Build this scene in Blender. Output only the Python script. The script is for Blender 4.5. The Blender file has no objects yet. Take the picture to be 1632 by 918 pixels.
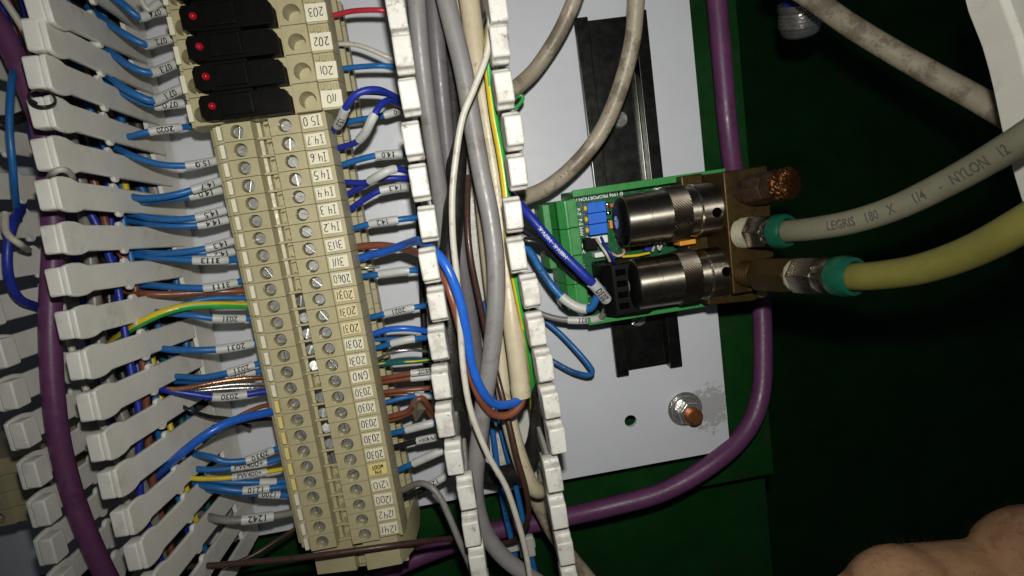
import bpy, bmesh, math, random
import numpy as np
from mathutils import Vector, Matrix
random.seed(7)
rnd = random.Random(11)
S = 0.001                                   # everything below is written in millimetres
sc = bpy.context.scene
COL = sc.collection

# ------------------------------------------------------------------ camera
CW = (0.1433192142387304, 0.08545636009087264, 0.14898531554843258)
CC = Vector((-12.744298765107747, 12.5686215170797, 262.1563225191624))
CF = 916.6742311622417
_w = Vector(CW)
RM = Matrix.Rotation(_w.length, 3, _w.normalized())       # world -> camera
RT = RM.transposed()
cam = bpy.data.cameras.new('camera')
cam.sensor_width = 36.0
cam.lens = CF / 1632.0 * 36.0
cam.clip_start = 0.005
cam.clip_end = 20.0
camo = bpy.data.objects.new('camera', cam)
COL.objects.link(camo)
camo.matrix_world = Matrix.Translation(CC * S) @ RT.to_4x4()
sc.camera = camo

# ------------------------------------------------------------------ world, the phone's flash, exposure
world = bpy.data.worlds.new('World')
sc.world = world
world.use_nodes = True
bg = world.node_tree.nodes['Background']
bg.inputs[0].default_value = (0.75, 0.85, 1.0, 1)
bg.inputs[1].default_value = 0.02
fl = bpy.data.lights.new('flash', 'SPOT')
fl.energy = 2.05
fl.spot_size = math.radians(120)
fl.spot_blend = 1.0
fl.shadow_soft_size = 0.003
fl.color = (1.0, 0.98, 0.92)
flo = bpy.data.objects.new('flash', fl)
COL.objects.link(flo)
FLASH = CC + RT @ Vector((2, 20, 2))
_d = RT @ Vector(((850 - 816) / CF, -(420 - 459) / CF, -1.0))
flo.matrix_world = Matrix.Translation(FLASH * S) @ _d.to_track_quat('-Z', 'Y').to_matrix().to_4x4()
vs = sc.view_settings
vs.view_transform = 'Standard'
vs.look = 'None'
vs.exposure = 0.0
vs.gamma = 1.0
vs.use_curve_mapping = False
sc.cycles.use_denoising = True
sc.cycles.max_bounces = 6


# ------------------------------------------------------------------ measuring
def P(px, py, z):
    """point at height z above the plate seen at a pixel of the 1632 x 918 photograph"""
    d = RT @ Vector(((px - 816) / CF, -(py - 459) / CF, -1.0))
    return CC + d * ((z - CC.z) / d.z)


def pix(p):
    q = RM @ (p - CC)
    return (816 + CF * q.x / -q.z, 459 - CF * q.y / -q.z)


# ------------------------------------------------------------------ materials
MATS = {}


def pmat(name, col, rough=0.5, metal=0.0, var=0.10, vscale=0.12, dirt=None, bump=0.0, bscale=1.2, spec=0.5, coat=0.0,
         rvar=0.12, scratch=0.0):
    """var: tone variation; dirt = (colour, scale per mm, threshold, strength)"""
    m = bpy.data.materials.new(name)
    m.use_nodes = True
    nt = m.node_tree
    N, L = nt.nodes, nt.links
    b = N['Principled BSDF']
    b.inputs['Metallic'].default_value = metal
    b.inputs['Specular IOR Level'].default_value = spec
    b.inputs['Coat Weight'].default_value = coat
    geo = N.new('ShaderNodeNewGeometry')
    mul = N.new('ShaderNodeVectorMath')
    mul.operation = 'SCALE'
    mul.inputs['Scale'].default_value = 1000.0
    L.new(geo.outputs['Position'], mul.inputs[0])
    pos = mul.outputs[0]

    def noise(scale, detail=4.0, rough_=0.6):
        n = N.new('ShaderNodeTexNoise')
        n.inputs['Scale'].default_value = scale
        n.inputs['Detail'].default_value = detail
        n.inputs['Roughness'].default_value = rough_
        L.new(pos, n.inputs['Vector'])
        return n.outputs['Fac']

    def remap(s, a, b_, c, d):
        r = N.new('ShaderNodeMapRange')
        r.inputs['From Min'].default_value = a
        r.inputs['From Max'].default_value = b_
        r.inputs['To Min'].default_value = c
        r.inputs['To Max'].default_value = d
        L.new(s, r.inputs['Value'])
        return r.outputs[0]

    n1 = noise(vscale)
    hv = N.new('ShaderNodeHueSaturation')
    hv.inputs['Color'].default_value = (*col, 1)
    L.new(remap(n1, 0.3, 0.7, 1 - var, 1 + var), hv.inputs['Value'])
    out = hv.outputs[0]
    if dirt:
        dl = dirt if isinstance(dirt, list) else [dirt]
        for (dc, ds, th, st) in dl:
            f = remap(noise(ds, 6.0, 0.72), th - 0.045, th + 0.045, 0.0, st)
            mx = N.new('ShaderNodeMix')
            mx.data_type = 'RGBA'
            mx.inputs['B'].default_value = (*dc, 1)
            L.new(f, mx.inputs['Factor'])
            L.new(out, mx.inputs['A'])
            out = mx.outputs['Result']
    L.new(out, b.inputs['Base Color'])
    L.new(remap(noise(vscale * 4 + 0.05), 0.3, 0.7, max(0.03, rough - rvar), min(1, rough + rvar)), b.inputs['Roughness'])
    if bump:
        bp = N.new('ShaderNodeBump')
        bp.inputs['Strength'].default_value = bump
        bp.inputs['Distance'].default_value = 0.0004
        L.new(noise(bscale, 3.0), bp.inputs['Height'])
        L.new(bp.outputs[0], b.inputs['Normal'])
    MATS[name] = m
    return m


GRIME = (0.10, 0.075, 0.045)
DARK = (0.03, 0.026, 0.02)
pmat('plate_white', (0.60, 0.615, 0.655), 0.42, var=0.03, vscale=0.03, dirt=[(DARK, 0.11, 0.715, 0.6), (GRIME, 0.8, 0.74, 0.5)], bump=0.10, bscale=0.8)
pmat('green_paint', (0.004, 0.040, 0.006), 0.45, var=0.25, vscale=0.02, dirt=(DARK, 0.05, 0.62, 0.5), bump=0.2, bscale=0.6, spec=0.25)
pmat('duct_pvc', (0.76, 0.745, 0.68), 0.5, var=0.07, vscale=0.10, dirt=[(GRIME, 0.06, 0.61, 0.20), (GRIME, 0.45, 0.71, 0.3)], bump=0.08, bscale=0.6)
pmat('duct_white', (0.60, 0.585, 0.535), 0.45, var=0.06, vscale=0.2, dirt=[((0.25, 0.22, 0.17), 0.13, 0.56, 0.45), (DARK, 0.33, 0.64, 0.7), ((0.12, 0.10, 0.08), 1.1, 0.66, 0.5)], bump=0.35, bscale=0.45)
pmat('beige', (0.41, 0.365, 0.212), 0.42, var=0.07, vscale=0.15, dirt=[((0.22, 0.15, 0.07), 0.22, 0.66, 0.35)], bump=0.06, bscale=0.9)
pmat('tag_cream', (0.72, 0.68, 0.52), 0.5, var=0.04, vscale=0.3, dirt=(GRIME, 0.5, 0.72, 0.3))
pmat('tag_pale', (0.66, 0.57, 0.32), 0.5, var=0.05, vscale=0.3, dirt=(GRIME, 0.5, 0.72, 0.3))
pmat('tag_yellow', (0.70, 0.58, 0.22), 0.5, var=0.05, vscale=0.3, dirt=(GRIME, 0.5, 0.72, 0.3))
pmat('ink', (0.012, 0.012, 0.014), 0.6, var=0.0)
pmat('black_plastic', (0.0022, 0.0021, 0.0019), 0.5, var=0.2, vscale=0.2, dirt=((0.009, 0.008, 0.007), 0.12, 0.62, 0.4), spec=0.12, rvar=0.05)
pmat('screw_zinc', (0.60, 0.60, 0.57), 0.36, metal=0.85, var=0.12, vscale=0.2, rvar=0.05)
pmat('screw_dark', (0.58, 0.58, 0.57), 0.24, metal=0.85, var=0.2, vscale=0.2, rvar=0.04)
pmat('hole_shade', (0.002, 0.002, 0.002), 0.9, var=0.0, spec=0.0)  # flat black, paints the shade inside openings that are not cut
pmat('bridge', (0.05, 0.042, 0.032), 0.4, metal=0.6, var=0.3, vscale=0.4)
pmat('rail_steel', (0.075, 0.075, 0.07), 0.29, metal=1.0, var=0.2, vscale=0.05, rvar=0.04)
pmat('zinc_bolt', (0.58, 0.57, 0.55), 0.25, metal=0.85, var=0.2, vscale=0.3, dirt=(GRIME, 0.4, 0.66, 0.5), bump=0.2)
pmat('rust_copper', (0.30, 0.11, 0.04), 0.42, metal=0.7, var=0.25, vscale=0.5, dirt=((0.08, 0.03, 0.015), 0.5, 0.58, 0.6), bump=0.4)
pmat('brass_dirty', (0.066, 0.041, 0.012), 0.50, metal=0.8, var=0.15, vscale=0.05, dirt=[((0.03, 0.02, 0.01), 0.05, 0.55, 0.5), ((0.05, 0.03, 0.015), 0.6, 0.62, 0.6)], bump=0.25)
pmat('brass_bright', (0.55, 0.40, 0.16), 0.35, metal=1.0, var=0.2, vscale=0.4)
pmat('nickel', (0.27, 0.235, 0.19), 0.28, metal=1.0, var=0.18, vscale=0.12, dirt=((0.06, 0.045, 0.03), 0.1, 0.58, 0.6), rvar=0.05)
pmat('valve_steel', (0.33, 0.30, 0.25), 0.40, metal=1.0, var=0.18, vscale=0.2, dirt=((0.08, 0.065, 0.045), 0.06, 0.62, 0.35), rvar=0.03)
pmat('valve_ring', (0.62, 0.57, 0.48), 0.25, metal=1.0, var=0.12)
pmat('sinter', (0.10, 0.038, 0.013), 0.38, metal=0.9, var=0.4, vscale=0.9, bump=0.5, bscale=1.5)
pmat('muffler_body', (0.05, 0.026, 0.015), 0.45, metal=0.5, var=0.3, vscale=0.3, dirt=((0.02, 0.013, 0.01), 0.2, 0.55, 0.7), bump=0.4)
pmat('collet_green', (0.003, 0.058, 0.032), 0.35, var=0.15, vscale=0.3, bump=0.1)
pmat('teflon', (0.24, 0.23, 0.15), 0.6, var=0.15, vscale=0.6, bump=0.5, bscale=1.2)
pmat('carrier_green', (0.035, 0.24, 0.055), 0.4, var=0.12, vscale=0.12, dirt=((0.01, 0.04, 0.015), 0.3, 0.64, 0.5), bump=0.08)
pmat('pcb_green', (0.008, 0.085, 0.028), 0.3, var=0.2, vscale=0.5, bump=0.1, coat=0.3)
pmat('trimmer_blue', (0.012, 0.13, 0.60), 0.35, var=0.10, vscale=0.6)
pmat('silk_white', (0.70, 0.72, 0.68), 0.6, var=0.05)
pmat('solder', (0.75, 0.75, 0.75), 0.2, metal=1.0, var=0.1)
pmat('orange_part', (0.62, 0.27, 0.03), 0.4, var=0.1)
pmat('yellow_part', (0.75, 0.50, 0.03), 0.4, var=0.1)
# wires
pmat('wire_blue', (0.014, 0.120, 0.35), 0.42, var=0.12, vscale=0.2, dirt=((0.02, 0.05, 0.10), 0.25, 0.66, 0.45))
pmat('wire_navy', (0.012, 0.028, 0.28), 0.42, var=0.12, vscale=0.2, dirt=((0.02, 0.02, 0.05), 0.25, 0.68, 0.4))
pmat('wire_royal', (0.016, 0.11, 0.52), 0.3, var=0.10, vscale=0.2)
pmat('wire_brown', (0.19, 0.062, 0.032), 0.36, var=0.15, vscale=0.2, dirt=((0.05, 0.02, 0.012), 0.25, 0.64, 0.5))
pmat('wire_darkbrown', (0.055, 0.026, 0.020), 0.36, var=0.15, vscale=0.2)
pmat('wire_red', (0.42, 0.025, 0.04), 0.35, var=0.1)
pmat('wire_black', (0.012, 0.012, 0.013), 0.35, var=0.2, vscale=0.3, dirt=((0.10, 0.09, 0.07), 0.3, 0.68, 0.4))
pmat('wire_white', (0.52, 0.49, 0.42), 0.42, var=0.10, vscale=0.15, dirt=[(GRIME, 0.20, 0.60, 0.45), (DARK, 0.7, 0.70, 0.5)])
pmat('wire_grey', (0.20, 0.19, 0.17), 0.4, var=0.12, vscale=0.15, dirt=(GRIME, 0.25, 0.62, 0.4))
pmat('wire_yellow', (0.62, 0.46, 0.02), 0.36, var=0.1, vscale=0.2, dirt=(GRIME, 0.3, 0.68, 0.5))
pmat('wire_green', (0.03, 0.33, 0.05), 0.36, var=0.12, vscale=0.2)
pmat('wire_teal', (0.006, 0.10, 0.09), 0.36, var=0.12, vscale=0.2)
pmat('wire_pink', (0.62, 0.36, 0.30), 0.4, var=0.08)
pmat('bare_copper', (0.62, 0.30, 0.16), 0.28, metal=0.9, var=0.2, vscale=0.6, bump=0.3)
pmat('bare_tin', (0.55, 0.53, 0.50), 0.28, metal=0.9, var=0.2, vscale=0.6, bump=0.3)
pmat('cable_grey', (0.235, 0.225, 0.225), 0.42, var=0.10, vscale=0.08, dirt=[(GRIME, 0.10, 0.60, 0.4), (DARK, 0.35, 0.70, 0.5)], bump=0.08)
pmat('cable_mauve', (0.15, 0.135, 0.145), 0.42, var=0.10, vscale=0.08, dirt=(DARK, 0.15, 0.62, 0.4), bump=0.08)
pmat('cable_black', (0.014, 0.0135, 0.0125), 0.42, var=0.3, vscale=0.12, dirt=[((0.05, 0.047, 0.034), 0.16, 0.60, 0.45)], bump=0.3)
pmat('cable_cream', (0.52, 0.45, 0.31), 0.42, var=0.10, vscale=0.08, dirt=[((0.20, 0.14, 0.07), 0.10, 0.585, 0.5), (DARK, 0.4, 0.69, 0.55)], bump=0.1)
pmat('cable_beige', (0.32, 0.275, 0.20), 0.45, var=0.12, vscale=0.08, dirt=[((0.09, 0.065, 0.04), 0.09, 0.52, 0.6), (DARK, 0.35, 0.64, 0.65)], bump=0.15)
pmat('cable_purple', (0.122, 0.038, 0.106), 0.42, var=0.15, vscale=0.08, dirt=((0.03, 0.01, 0.03), 0.12, 0.62, 0.45), bump=0.10)
pmat('sleeve', (0.50, 0.505, 0.48), 0.45, var=0.07, vscale=0.25, dirt=((0.18, 0.17, 0.14), 0.35, 0.64, 0.4))
pmat('tube_nylon', (0.125, 0.12, 0.08), 0.4, var=0.12, vscale=0.07, dirt=[((0.11, 0.095, 0.06), 0.12, 0.58, 0.45), (DARK, 0.5, 0.70, 0.5)], bump=0.08)
pmat('tube_yellow', (0.118, 0.108, 0.023), 0.4, var=0.10, vscale=0.08, dirt=[((0.16, 0.15, 0.05), 0.12, 0.60, 0.4), (DARK, 0.6, 0.72, 0.5)], bump=0.08)
pmat('tape', (0.17, 0.145, 0.105), 0.55, var=0.2, vscale=0.2, bump=0.3)
pmat('tie_clear', (0.45, 0.46, 0.42), 0.35, var=0.1)
pmat('skin', (0.54, 0.31, 0.165), 0.48, var=0.13, vscale=0.09, dirt=[((0.27, 0.10, 0.06), 0.07, 0.55, 0.45), ((0.14, 0.07, 0.04), 0.6, 0.70, 0.4)], bump=0.6, bscale=0.55, spec=0.35)
pmat('hair', (0.10, 0.06, 0.03), 0.5, var=0.1)
# turned metal: the lathe marks stretch the highlight along the valve's axis
_m = MATS['valve_steel'].node_tree
_t = _m.nodes.new('ShaderNodeTangent')
_t.direction_type = 'RADIAL'
_t.axis = 'X'
_p = _m.nodes['Principled BSDF']
_p.inputs['Anisotropic'].default_value = 0.85
_p.inputs['Anisotropic Rotation'].default_value = 0.25
_m.links.new(_t.outputs[0], _p.inputs['Tangent'])
pmat('knurl', (0.20, 0.175, 0.14), 0.33, metal=1.0, var=0.15, vscale=0.1, rvar=0.03)
mled = pmat('led_red', (0.22, 0.003, 0.010), 0.15, var=0.1, coat=0.5)
mled.node_tree.nodes['Principled BSDF'].inputs['Emission Color'].default_value = (1, 0.01, 0.03, 1)
mled.node_tree.nodes['Principled BSDF'].inputs['Emission Strength'].default_value = 0.12
msk = MATS['skin'].node_tree.nodes['Principled BSDF']
msk.inputs['Subsurface Weight'].default_value = 0.15
msk.inputs['Subsurface Scale'].default_value = 0.002


# ------------------------------------------------------------------ mesh building
def tag(o, label=None, cat=None, group=None, kind=None):
    if label: o['label'] = label
    if cat: o['category'] = cat
    if group: o['group'] = group
    if kind: o['kind'] = kind
    return o


def empty(name, loc, label=None, cat=None, group=None):
    o = bpy.data.objects.new(name, None)
    o.empty_display_size = 0.005
    COL.objects.link(o)
    o.location = Vector(loc) * S
    return tag(o, label, cat, group)


class MB:
    def __init__(self):
        self.v, self.f, self.m = [], [], []

    def add(self, vs_, fs, mi=0):
        k = len(self.v)
        self.v += [Vector(a) for a in vs_]
        self.f += [tuple(i + k for i in q) for q in fs]
        self.m += [mi] * len(fs)
        return self

    def box(self, x0, x1, y0, y1, z0, z1, mi=0):
        return self.add([(x0, y0, z0), (x1, y0, z0), (x1, y1, z0), (x0, y1, z0), (x0, y0, z1), (x1, y0, z1), (x1, y1, z1), (x0, y1, z1)],
                        [(3, 2, 1, 0), (4, 5, 6, 7), (0, 1, 5, 4), (1, 2, 6, 5), (2, 3, 7, 6), (3, 0, 4, 7)], mi)

    def prism(self, poly, a, b, axis='y', mi=0):
        """poly: (u,v) outline; axis y: u=x v=z; axis x: u=y v=z; axis z: u=x v=y"""
        n = len(poly)
        mk = {'y': lambda u, v, t: (u, t, v), 'x': lambda u, v, t: (t, u, v), 'z': lambda u, v, t: (u, v, t)}[axis]
        vs_ = [mk(u, v, a) for u, v in poly] + [mk(u, v, b) for u, v in poly]
        fs = [tuple(range(n)), tuple(range(2 * n - 1, n - 1, -1))]
        fs += [(i, i + n, (i + 1) % n + n, (i + 1) % n) for i in range(n)]
        return self.add(vs_, fs, mi)

    def lathe(self, p0, axis, prof, n=24, mi=0, cap0=True, cap1=True, phase=0.0, radf=None):
        """prof: list of (distance, radius); a tuple with a third item switches the material"""
        a = Vector(axis).normalized()
        t = Vector((0, 0, 1)) if abs(a.z) < 0.9 else Vector((1, 0, 0))
        u = a.cross(t).normalized()
        w = a.cross(u)
        p0 = Vector(p0)
        vs_, fs = [], []
        for j, q in enumerate(prof):
            for i in range(n):
                th = 2 * math.pi * i / n + phase
                r = q[1] if radf is None else radf(q[1], i, j)
                vs_.append(p0 + a * q[0] + (u * math.cos(th) + w * math.sin(th)) * r)
        for j in range(len(prof) - 1):
            for i in range(n):
                i2 = (i + 1) % n
                fs.append((j * n + i, j * n + i2, (j + 1) * n + i2, (j + 1) * n + i))
        if cap0: fs.append(tuple(range(n - 1, -1, -1)))
        if cap1: fs.append(tuple(range((len(prof) - 1) * n, len(prof) * n)))
        return self.add(vs_, fs, mi)

    def build(self, name, mat, parent=None, smooth=0, bevel=0, seg=2, loc=None, fix=True):
        me = bpy.data.meshes.new(name)
        o0 = Vector(loc) if loc is not None else Vector((0, 0, 0))
        me.from_pydata([tuple((p - o0) * S) for p in self.v], [], self.f)
        for m in (mat if isinstance(mat, (list, tuple)) else [mat]):
            me.materials.append(MATS[m])
        if any(self.m):
            me.polygons.foreach_set('material_index', self.m)
        if fix:
            bm = bmesh.new()
            bm.from_mesh(me)
            bmesh.ops.recalc_face_normals(bm, faces=bm.faces)
            bm.to_mesh(me)
            bm.free()
        return finish(me, name, parent, smooth, bevel, seg, o0)


def finish(me, name, parent=None, smooth=0, bevel=0, seg=2, loc=(0, 0, 0)):
    if smooth:
        me.polygons.foreach_set('use_smooth', [True] * len(me.polygons))
        if smooth < 180:
            me.set_sharp_from_angle(angle=math.radians(smooth))
    o = bpy.data.objects.new(name, me)
    COL.objects.link(o)
    o.location = Vector(loc) * S
    if parent: o.parent = parent
    if bevel:
        md = o.modifiers.new('bevel', 'BEVEL')
        md.width = bevel * S
        md.segments = seg
        md.limit_method = 'ANGLE'
        md.angle_limit = math.radians(35)
        md.harden_normals = False
    return o


def copy_tree(o, parent=None, loc=None):
    c = o.copy()
    COL.objects.link(c)
    c.parent = parent
    if loc is not None: c.location = Vector(loc) * S
    for ch in o.children: copy_tree(ch, c)
    return c


def spline(pts, step=1.6):
    pts = [Vector(p) for p in pts]
    if len(pts) == 2: pts = [pts[0], pts[0].lerp(pts[1], .5), pts[1]]
    q = [pts[0] * 2 - pts[1]] + pts + [pts[-1] * 2 - pts[-2]]
    out = []
    for i in range(1, len(q) - 2):
        a, b, c, d = q[i - 1], q[i], q[i + 1], q[i + 2]
        n = max(2, int((c - b).length / step))
        for k in range(n):
            t = k / n
            out.append(0.5 * ((2 * b) + (c - a) * t + (2 * a - 5 * b + 4 * c - d) * t * t + (3 * b - a - 3 * c + d) * t ** 3))
    out.append(pts[-1])
    return out


def frames(path):
    T = []
    n = len(path)
    for i in range(n):
        T.append((path[min(i + 1, n - 1)] - path[max(i - 1, 0)]).normalized())
    t0 = T[0]
    u = t0.cross(Vector((0, 0, 1)) if abs(t0.z) < .9 else Vector((1, 0, 0))).normalized()
    F = []
    for t in T:
        u = (u - t * u.dot(t)).normalized()
        F.append((t, u, t.cross(u)))
    return F


def tube(name, path, r, mat, parent=None, n=10, stripe=None, loc=None, wob=0.0, fix=False, rf=None):
    F = frames(path)
    mb = MB()
    vs_, fs, ms = [], [], []
    for j, (p, (t, u, w)) in enumerate(zip(path, F)):
        for i in range(n):
            th = 2 * math.pi * i / n
            rr = (r if rf is None else r * rf(j / (len(path) - 1))) * (1 + (rnd.uniform(-wob, wob) if wob else 0))
            vs_.append(p + (u * math.cos(th) + w * math.sin(th)) * rr)
    for j in range(len(path) - 1):
        for i in range(n):
            i2 = (i + 1) % n
            fs.append((j * n + i, j * n + i2, (j + 1) * n + i2, (j + 1) * n + i))
            ms.append(stripe(i / n, j) if stripe else 0)
    fs += [tuple(range(n - 1, -1, -1)), tuple(range((len(path) - 1) * n, len(path) * n))]
    ms += [0, 0]
    mb.v, mb.f, mb.m = vs_, fs, ms
    o = mb.build(name, mat, parent, smooth=60, loc=loc if loc is not None else path[0], fix=fix)
    return o


# ------------------------------------------------------------------ lettering
_tc = {}


def text_geo(s, bold=False):
    k = (s, bold)
    if k in _tc: return _tc[k]
    cu = bpy.data.curves.new('lettering_source', 'FONT')
    cu.body = s
    cu.resolution_u = 2
    cu.align_x = 'CENTER'
    cu.align_y = 'CENTER'
    if bold: cu.offset = 0.018
    ob = bpy.data.objects.new('lettering_source', cu)
    COL.objects.link(ob)
    dg = bpy.context.evaluated_depsgraph_get()
    me = bpy.data.meshes.new_from_object(ob.evaluated_get(dg))
    bm = bmesh.new()
    bm.from_mesh(me)
    for k_ in range(-5, 6):
        g_ = bm.verts[:] + bm.edges[:] + bm.faces[:]
        bmesh.ops.bisect_plane(bm, geom=g_, plane_co=(0, k_ * .085, 0), plane_no=(0, 1, 0))
    bm.to_mesh(me)
    bm.free()
    V = [(v.co.x, v.co.y) for v in me.vertices]
    Fc = [tuple(p.vertices) for p in me.polygons]
    bpy.data.objects.remove(ob)
    bpy.data.curves.remove(cu)
    bpy.data.meshes.remove(me)
    _tc[k] = (V, Fc)
    return V, Fc


def text_on_tube(s, path, r, sc_, size, flip, mat, parent, origin, bold=True, squeeze=1.0, off=0.08, roll=0.0, rel=None):
    """letters wrapped on a cable round arc length sc_; origin: parent's origin in mm"""
    V, Fc = text_geo(s, bold)
    F = frames(path)
    acc = [0.0]
    for a, b in zip(path, path[1:]): acc.append(acc[-1] + (b - a).length)

    def at(sv):
        sv = min(max(sv, 0), acc[-1])
        j = int(np.searchsorted(acc, sv)) - 1
        j = min(max(j, 0), len(path) - 2)
        k = (sv - acc[j]) / max(1e-6, acc[j + 1] - acc[j])
        return path[j].lerp(path[j + 1], k), (path[j + 1] - path[j]).normalized()
    c0, t0 = at(sc_)
    rel = rel if rel is not None else Vector((0, 0, 0))
    a, b = pix(c0 + rel), pix(c0 + t0 + rel)
    sg = 1.0 if (b[0] - a[0]) > 0 else -1.0
    if flip: sg = -sg
    out = []
    for (x, y) in V:
        c, t = at(sc_ + sg * x * size * squeeze)
        t = t * sg
        nv = (CC - c0 - rel).normalized()
        nv = (nv - t * nv.dot(t)).normalized()
        up = nv.cross(t)
        th = y * size / r + roll
        out.append(c + (nv * math.cos(th) + up * math.sin(th)) * (r + off))
    return MB().add([p - origin for p in out], Fc).build('lettering', mat, parent, fix=False)


GL = {
    '0': [[(.3, 1), (.1, .85), (.05, .5), (.12, .12), (.32, 0), (.5, .15), (.55, .5), (.5, .85), (.3, 1)]],
    '1': [[(.3, 1), (.28, .5), (.3, 0)]],
    '2': [[(.05, .82), (.2, 1), (.42, .95), (.5, .75), (.35, .45), (.05, .03), (.3, .08), (.58, .0)]],
    '3': [[(.08, .9), (.3, 1), (.5, .85), (.42, .6), (.2, .52), (.45, .45), (.55, .22), (.35, 0), (.05, .08)]],
    '4': [[(.12, 1), (.05, .48), (.5, .5)], [(.45, .95), (.42, 0)]],
    '5': [[(.52, 1), (.15, .97), (.1, .55), (.35, .6), (.52, .35), (.35, .03), (.05, .05)]],
    '6': [[(.42, 1), (.15, .65), (.05, .3), (.2, 0), (.45, .08), (.5, .32), (.3, .45), (.08, .28)]],
    '7': [[(.05, .95), (.52, 1), (.3, .5), (.22, 0)]],
    'I': [[(.1, 1), (.5, 1)], [(.3, 1), (.3, 0)], [(.08, 0), (.52, 0)]],
    '.': [[(.1, .08), (.16, .0)]],
    'N': [[(.08, 0), (.1, 1), (.45, .05), (.5, 1)]],
    'D': [[(.1, 0), (.12, 1), (.45, .8), (.5, .4), (.3, .05), (.08, .0)]],
    'G': [[(.48, .9), (.2, 1), (.05, .5), (.2, .02), (.48, .15), (.48, .45), (.3, .45)]],
    'P': [[(.1, 0), (.12, 1), (.45, .9), (.45, .6), (.1, .5)]],
    'T': [[(.3, 0), (.3, 1)], [(.02, 1), (.58, .98)]],
    'W': [[(.0, 1), (.15, 0), (.3, .7), (.42, 0), (.6, 1)]],
    '/': [[(.1, 0), (.45, 1)]],
}


def handwriting(lines, w, h, flip=True):
    """pen strokes as flat ribbons round (0,0); returns verts, faces in mm"""
    vs_, fs = [], []
    rows = len(lines)
    for ri, s in enumerate(lines):
        widths = [0.32 if ch in '.1/' else 0.74 for ch in s]
        tot = sum(widths)
        gh = h / rows * (0.80 if rows == 1 else .9)
        gw = min(w / tot, gh * 0.95)
        x = -tot * gw / 2
        yb = h / 2 - (ri + 0.5) * h / rows - gh / 2
        for ch, cw in zip(s, widths):
            sh = rnd.uniform(-.05, .12)
            dy = rnd.uniform(-.08, .08) * gh
            for st in GL[ch]:
                pts = []
                cxo = -0.15 if ch in '1/' else 0.05
                for (a, b) in st:
                    pts.append(Vector((x + (a + cxo + sh * b + rnd.uniform(-.025, .025)) * gw, yb + dy + (b + rnd.uniform(-.03, .03)) * gh, 0)))
                pts = spline(pts, 0.35)
                t = rnd.uniform(.13, .17)
                k = len(vs_)
                for i, p in enumerate(pts):
                    d = (pts[min(i + 1, len(pts) - 1)] - pts[max(i - 1, 0)]).normalized()
                    nn = Vector((-d.y, d.x, 0)) * t * (1.0 if 0 < i < len(pts) - 1 else .7)
                    vs_ += [p + nn, p - nn]
                for i in range(len(pts) - 1):
                    fs.append((k + 2 * i, k + 2 * i + 1, k + 2 * i + 3, k + 2 * i + 2))
            x += cw * gw
    if flip: vs_ = [Vector((-v.x, -v.y, 0)) for v in vs_]
    return vs_, fs


ORD = ['first', 'second', 'third', 'fourth', 'fifth', 'sixth', 'seventh', 'eighth', 'ninth', 'tenth', 'eleventh', 'twelfth', 'thirteenth',
       'fourteenth', 'fifteenth', 'sixteenth', 'seventeenth', 'eighteenth', 'nineteenth', 'twentieth', 'twenty-first', 'twenty-second',
       'twenty-third', 'twenty-fourth', 'twenty-fifth', 'twenty-sixth']


def rounded(x0, x1, y0, y1, r, n=6, only=None):
    out = []
    for k, (cx, cy, a0) in enumerate([(x1 - r, y1 - r, 0), (x0 + r, y1 - r, 90), (x0 + r, y0 + r, 180), (x1 - r, y0 + r, 270)]):
        if only is not None and k not in only:
            out.append([(x1, y1), (x0, y1), (x0, y0), (x1, y0)][k])
            continue
        for i in range(n + 1):
            a = math.radians(a0 + 90 * i / n)
            out.append((cx + r * math.cos(a), cy + r * math.sin(a)))
    return out

# ================================================================== the setting: green cabinet
def slab(name, x0, x1, y0, y1, z0, z1, mat, bevel=0.6):
    c = Vector(((x0 + x1) / 2, (y0 + y1) / 2, z0))
    mb = MB().box(x0 - c.x, x1 - c.x, y0 - c.y, y1 - c.y, z0 - c.z, z1 - c.z)
    o = mb.build(name, mat, bevel=bevel)
    o.location = c * S
    return o


tag(slab('cabinet_back_wall', -330, 139, -157, 260, -30, -26, 'green_paint'), 'green painted cabinet back wall behind the white plate', kind='structure')
tag(slab('cabinet_lower_wall', -420, 150, -420, -120, -62, -58, 'green_paint'), 'green painted lower cabinet wall set further back', kind='structure')
tag(slab('cabinet_far_wall', -500, 700, -560, 520, -330, -325, 'green_paint'), 'dark green far wall of the deep cabinet', kind='structure')

# ---- white mounting plate with one drilled hole
HOLE = P(1005, 671, 0)
PX0, PX1, PY0, PY1 = -260.0, 103.6, -124.6, 150.0


def plate():
    bm = bmesh.new()
    outer = rounded(PX0, PX1, PY0, PY1, 6, 6, only=(3,))
    inner = [(HOLE.x + 3.0 * math.cos(a), HOLE.y + 3.0 * math.sin(a)) for a in [2 * math.pi * i / 28 for i in range(28)]]
    rings = []
    for z in (0.0, -2.0):
        for loop in (outer, inner):
            vv = [bm.verts.new((x, y, z)) for x, y in loop]
            ee = [bm.edges.new((vv[i], vv[(i + 1) % len(vv)])) for i in range(len(vv))]
            rings.append((vv, ee))
    bmesh.ops.triangle_fill(bm, edges=rings[0][1] + rings[1][1], use_beauty=True)
    bmesh.ops.triangle_fill(bm, edges=rings[2][1] + rings[3][1], use_beauty=True)
    for a, b in ((0, 2), (1, 3)):
        va, vb = rings[a][0], rings[b][0]
        for i in range(len(va)):
            j = (i + 1) % len(va)
            bm.faces.new((va[i], vb[i], vb[j], va[j]))
    bmesh.ops.recalc_face_normals(bm, faces=bm.faces)
    for v in bm.verts: v.co *= S
    me = bpy.data.meshes.new('mounting_plate')
    bm.to_mesh(me)
    bm.free()
    me.materials.append(MATS['plate_white'])
    return finish(me, 'mounting_plate')


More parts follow.
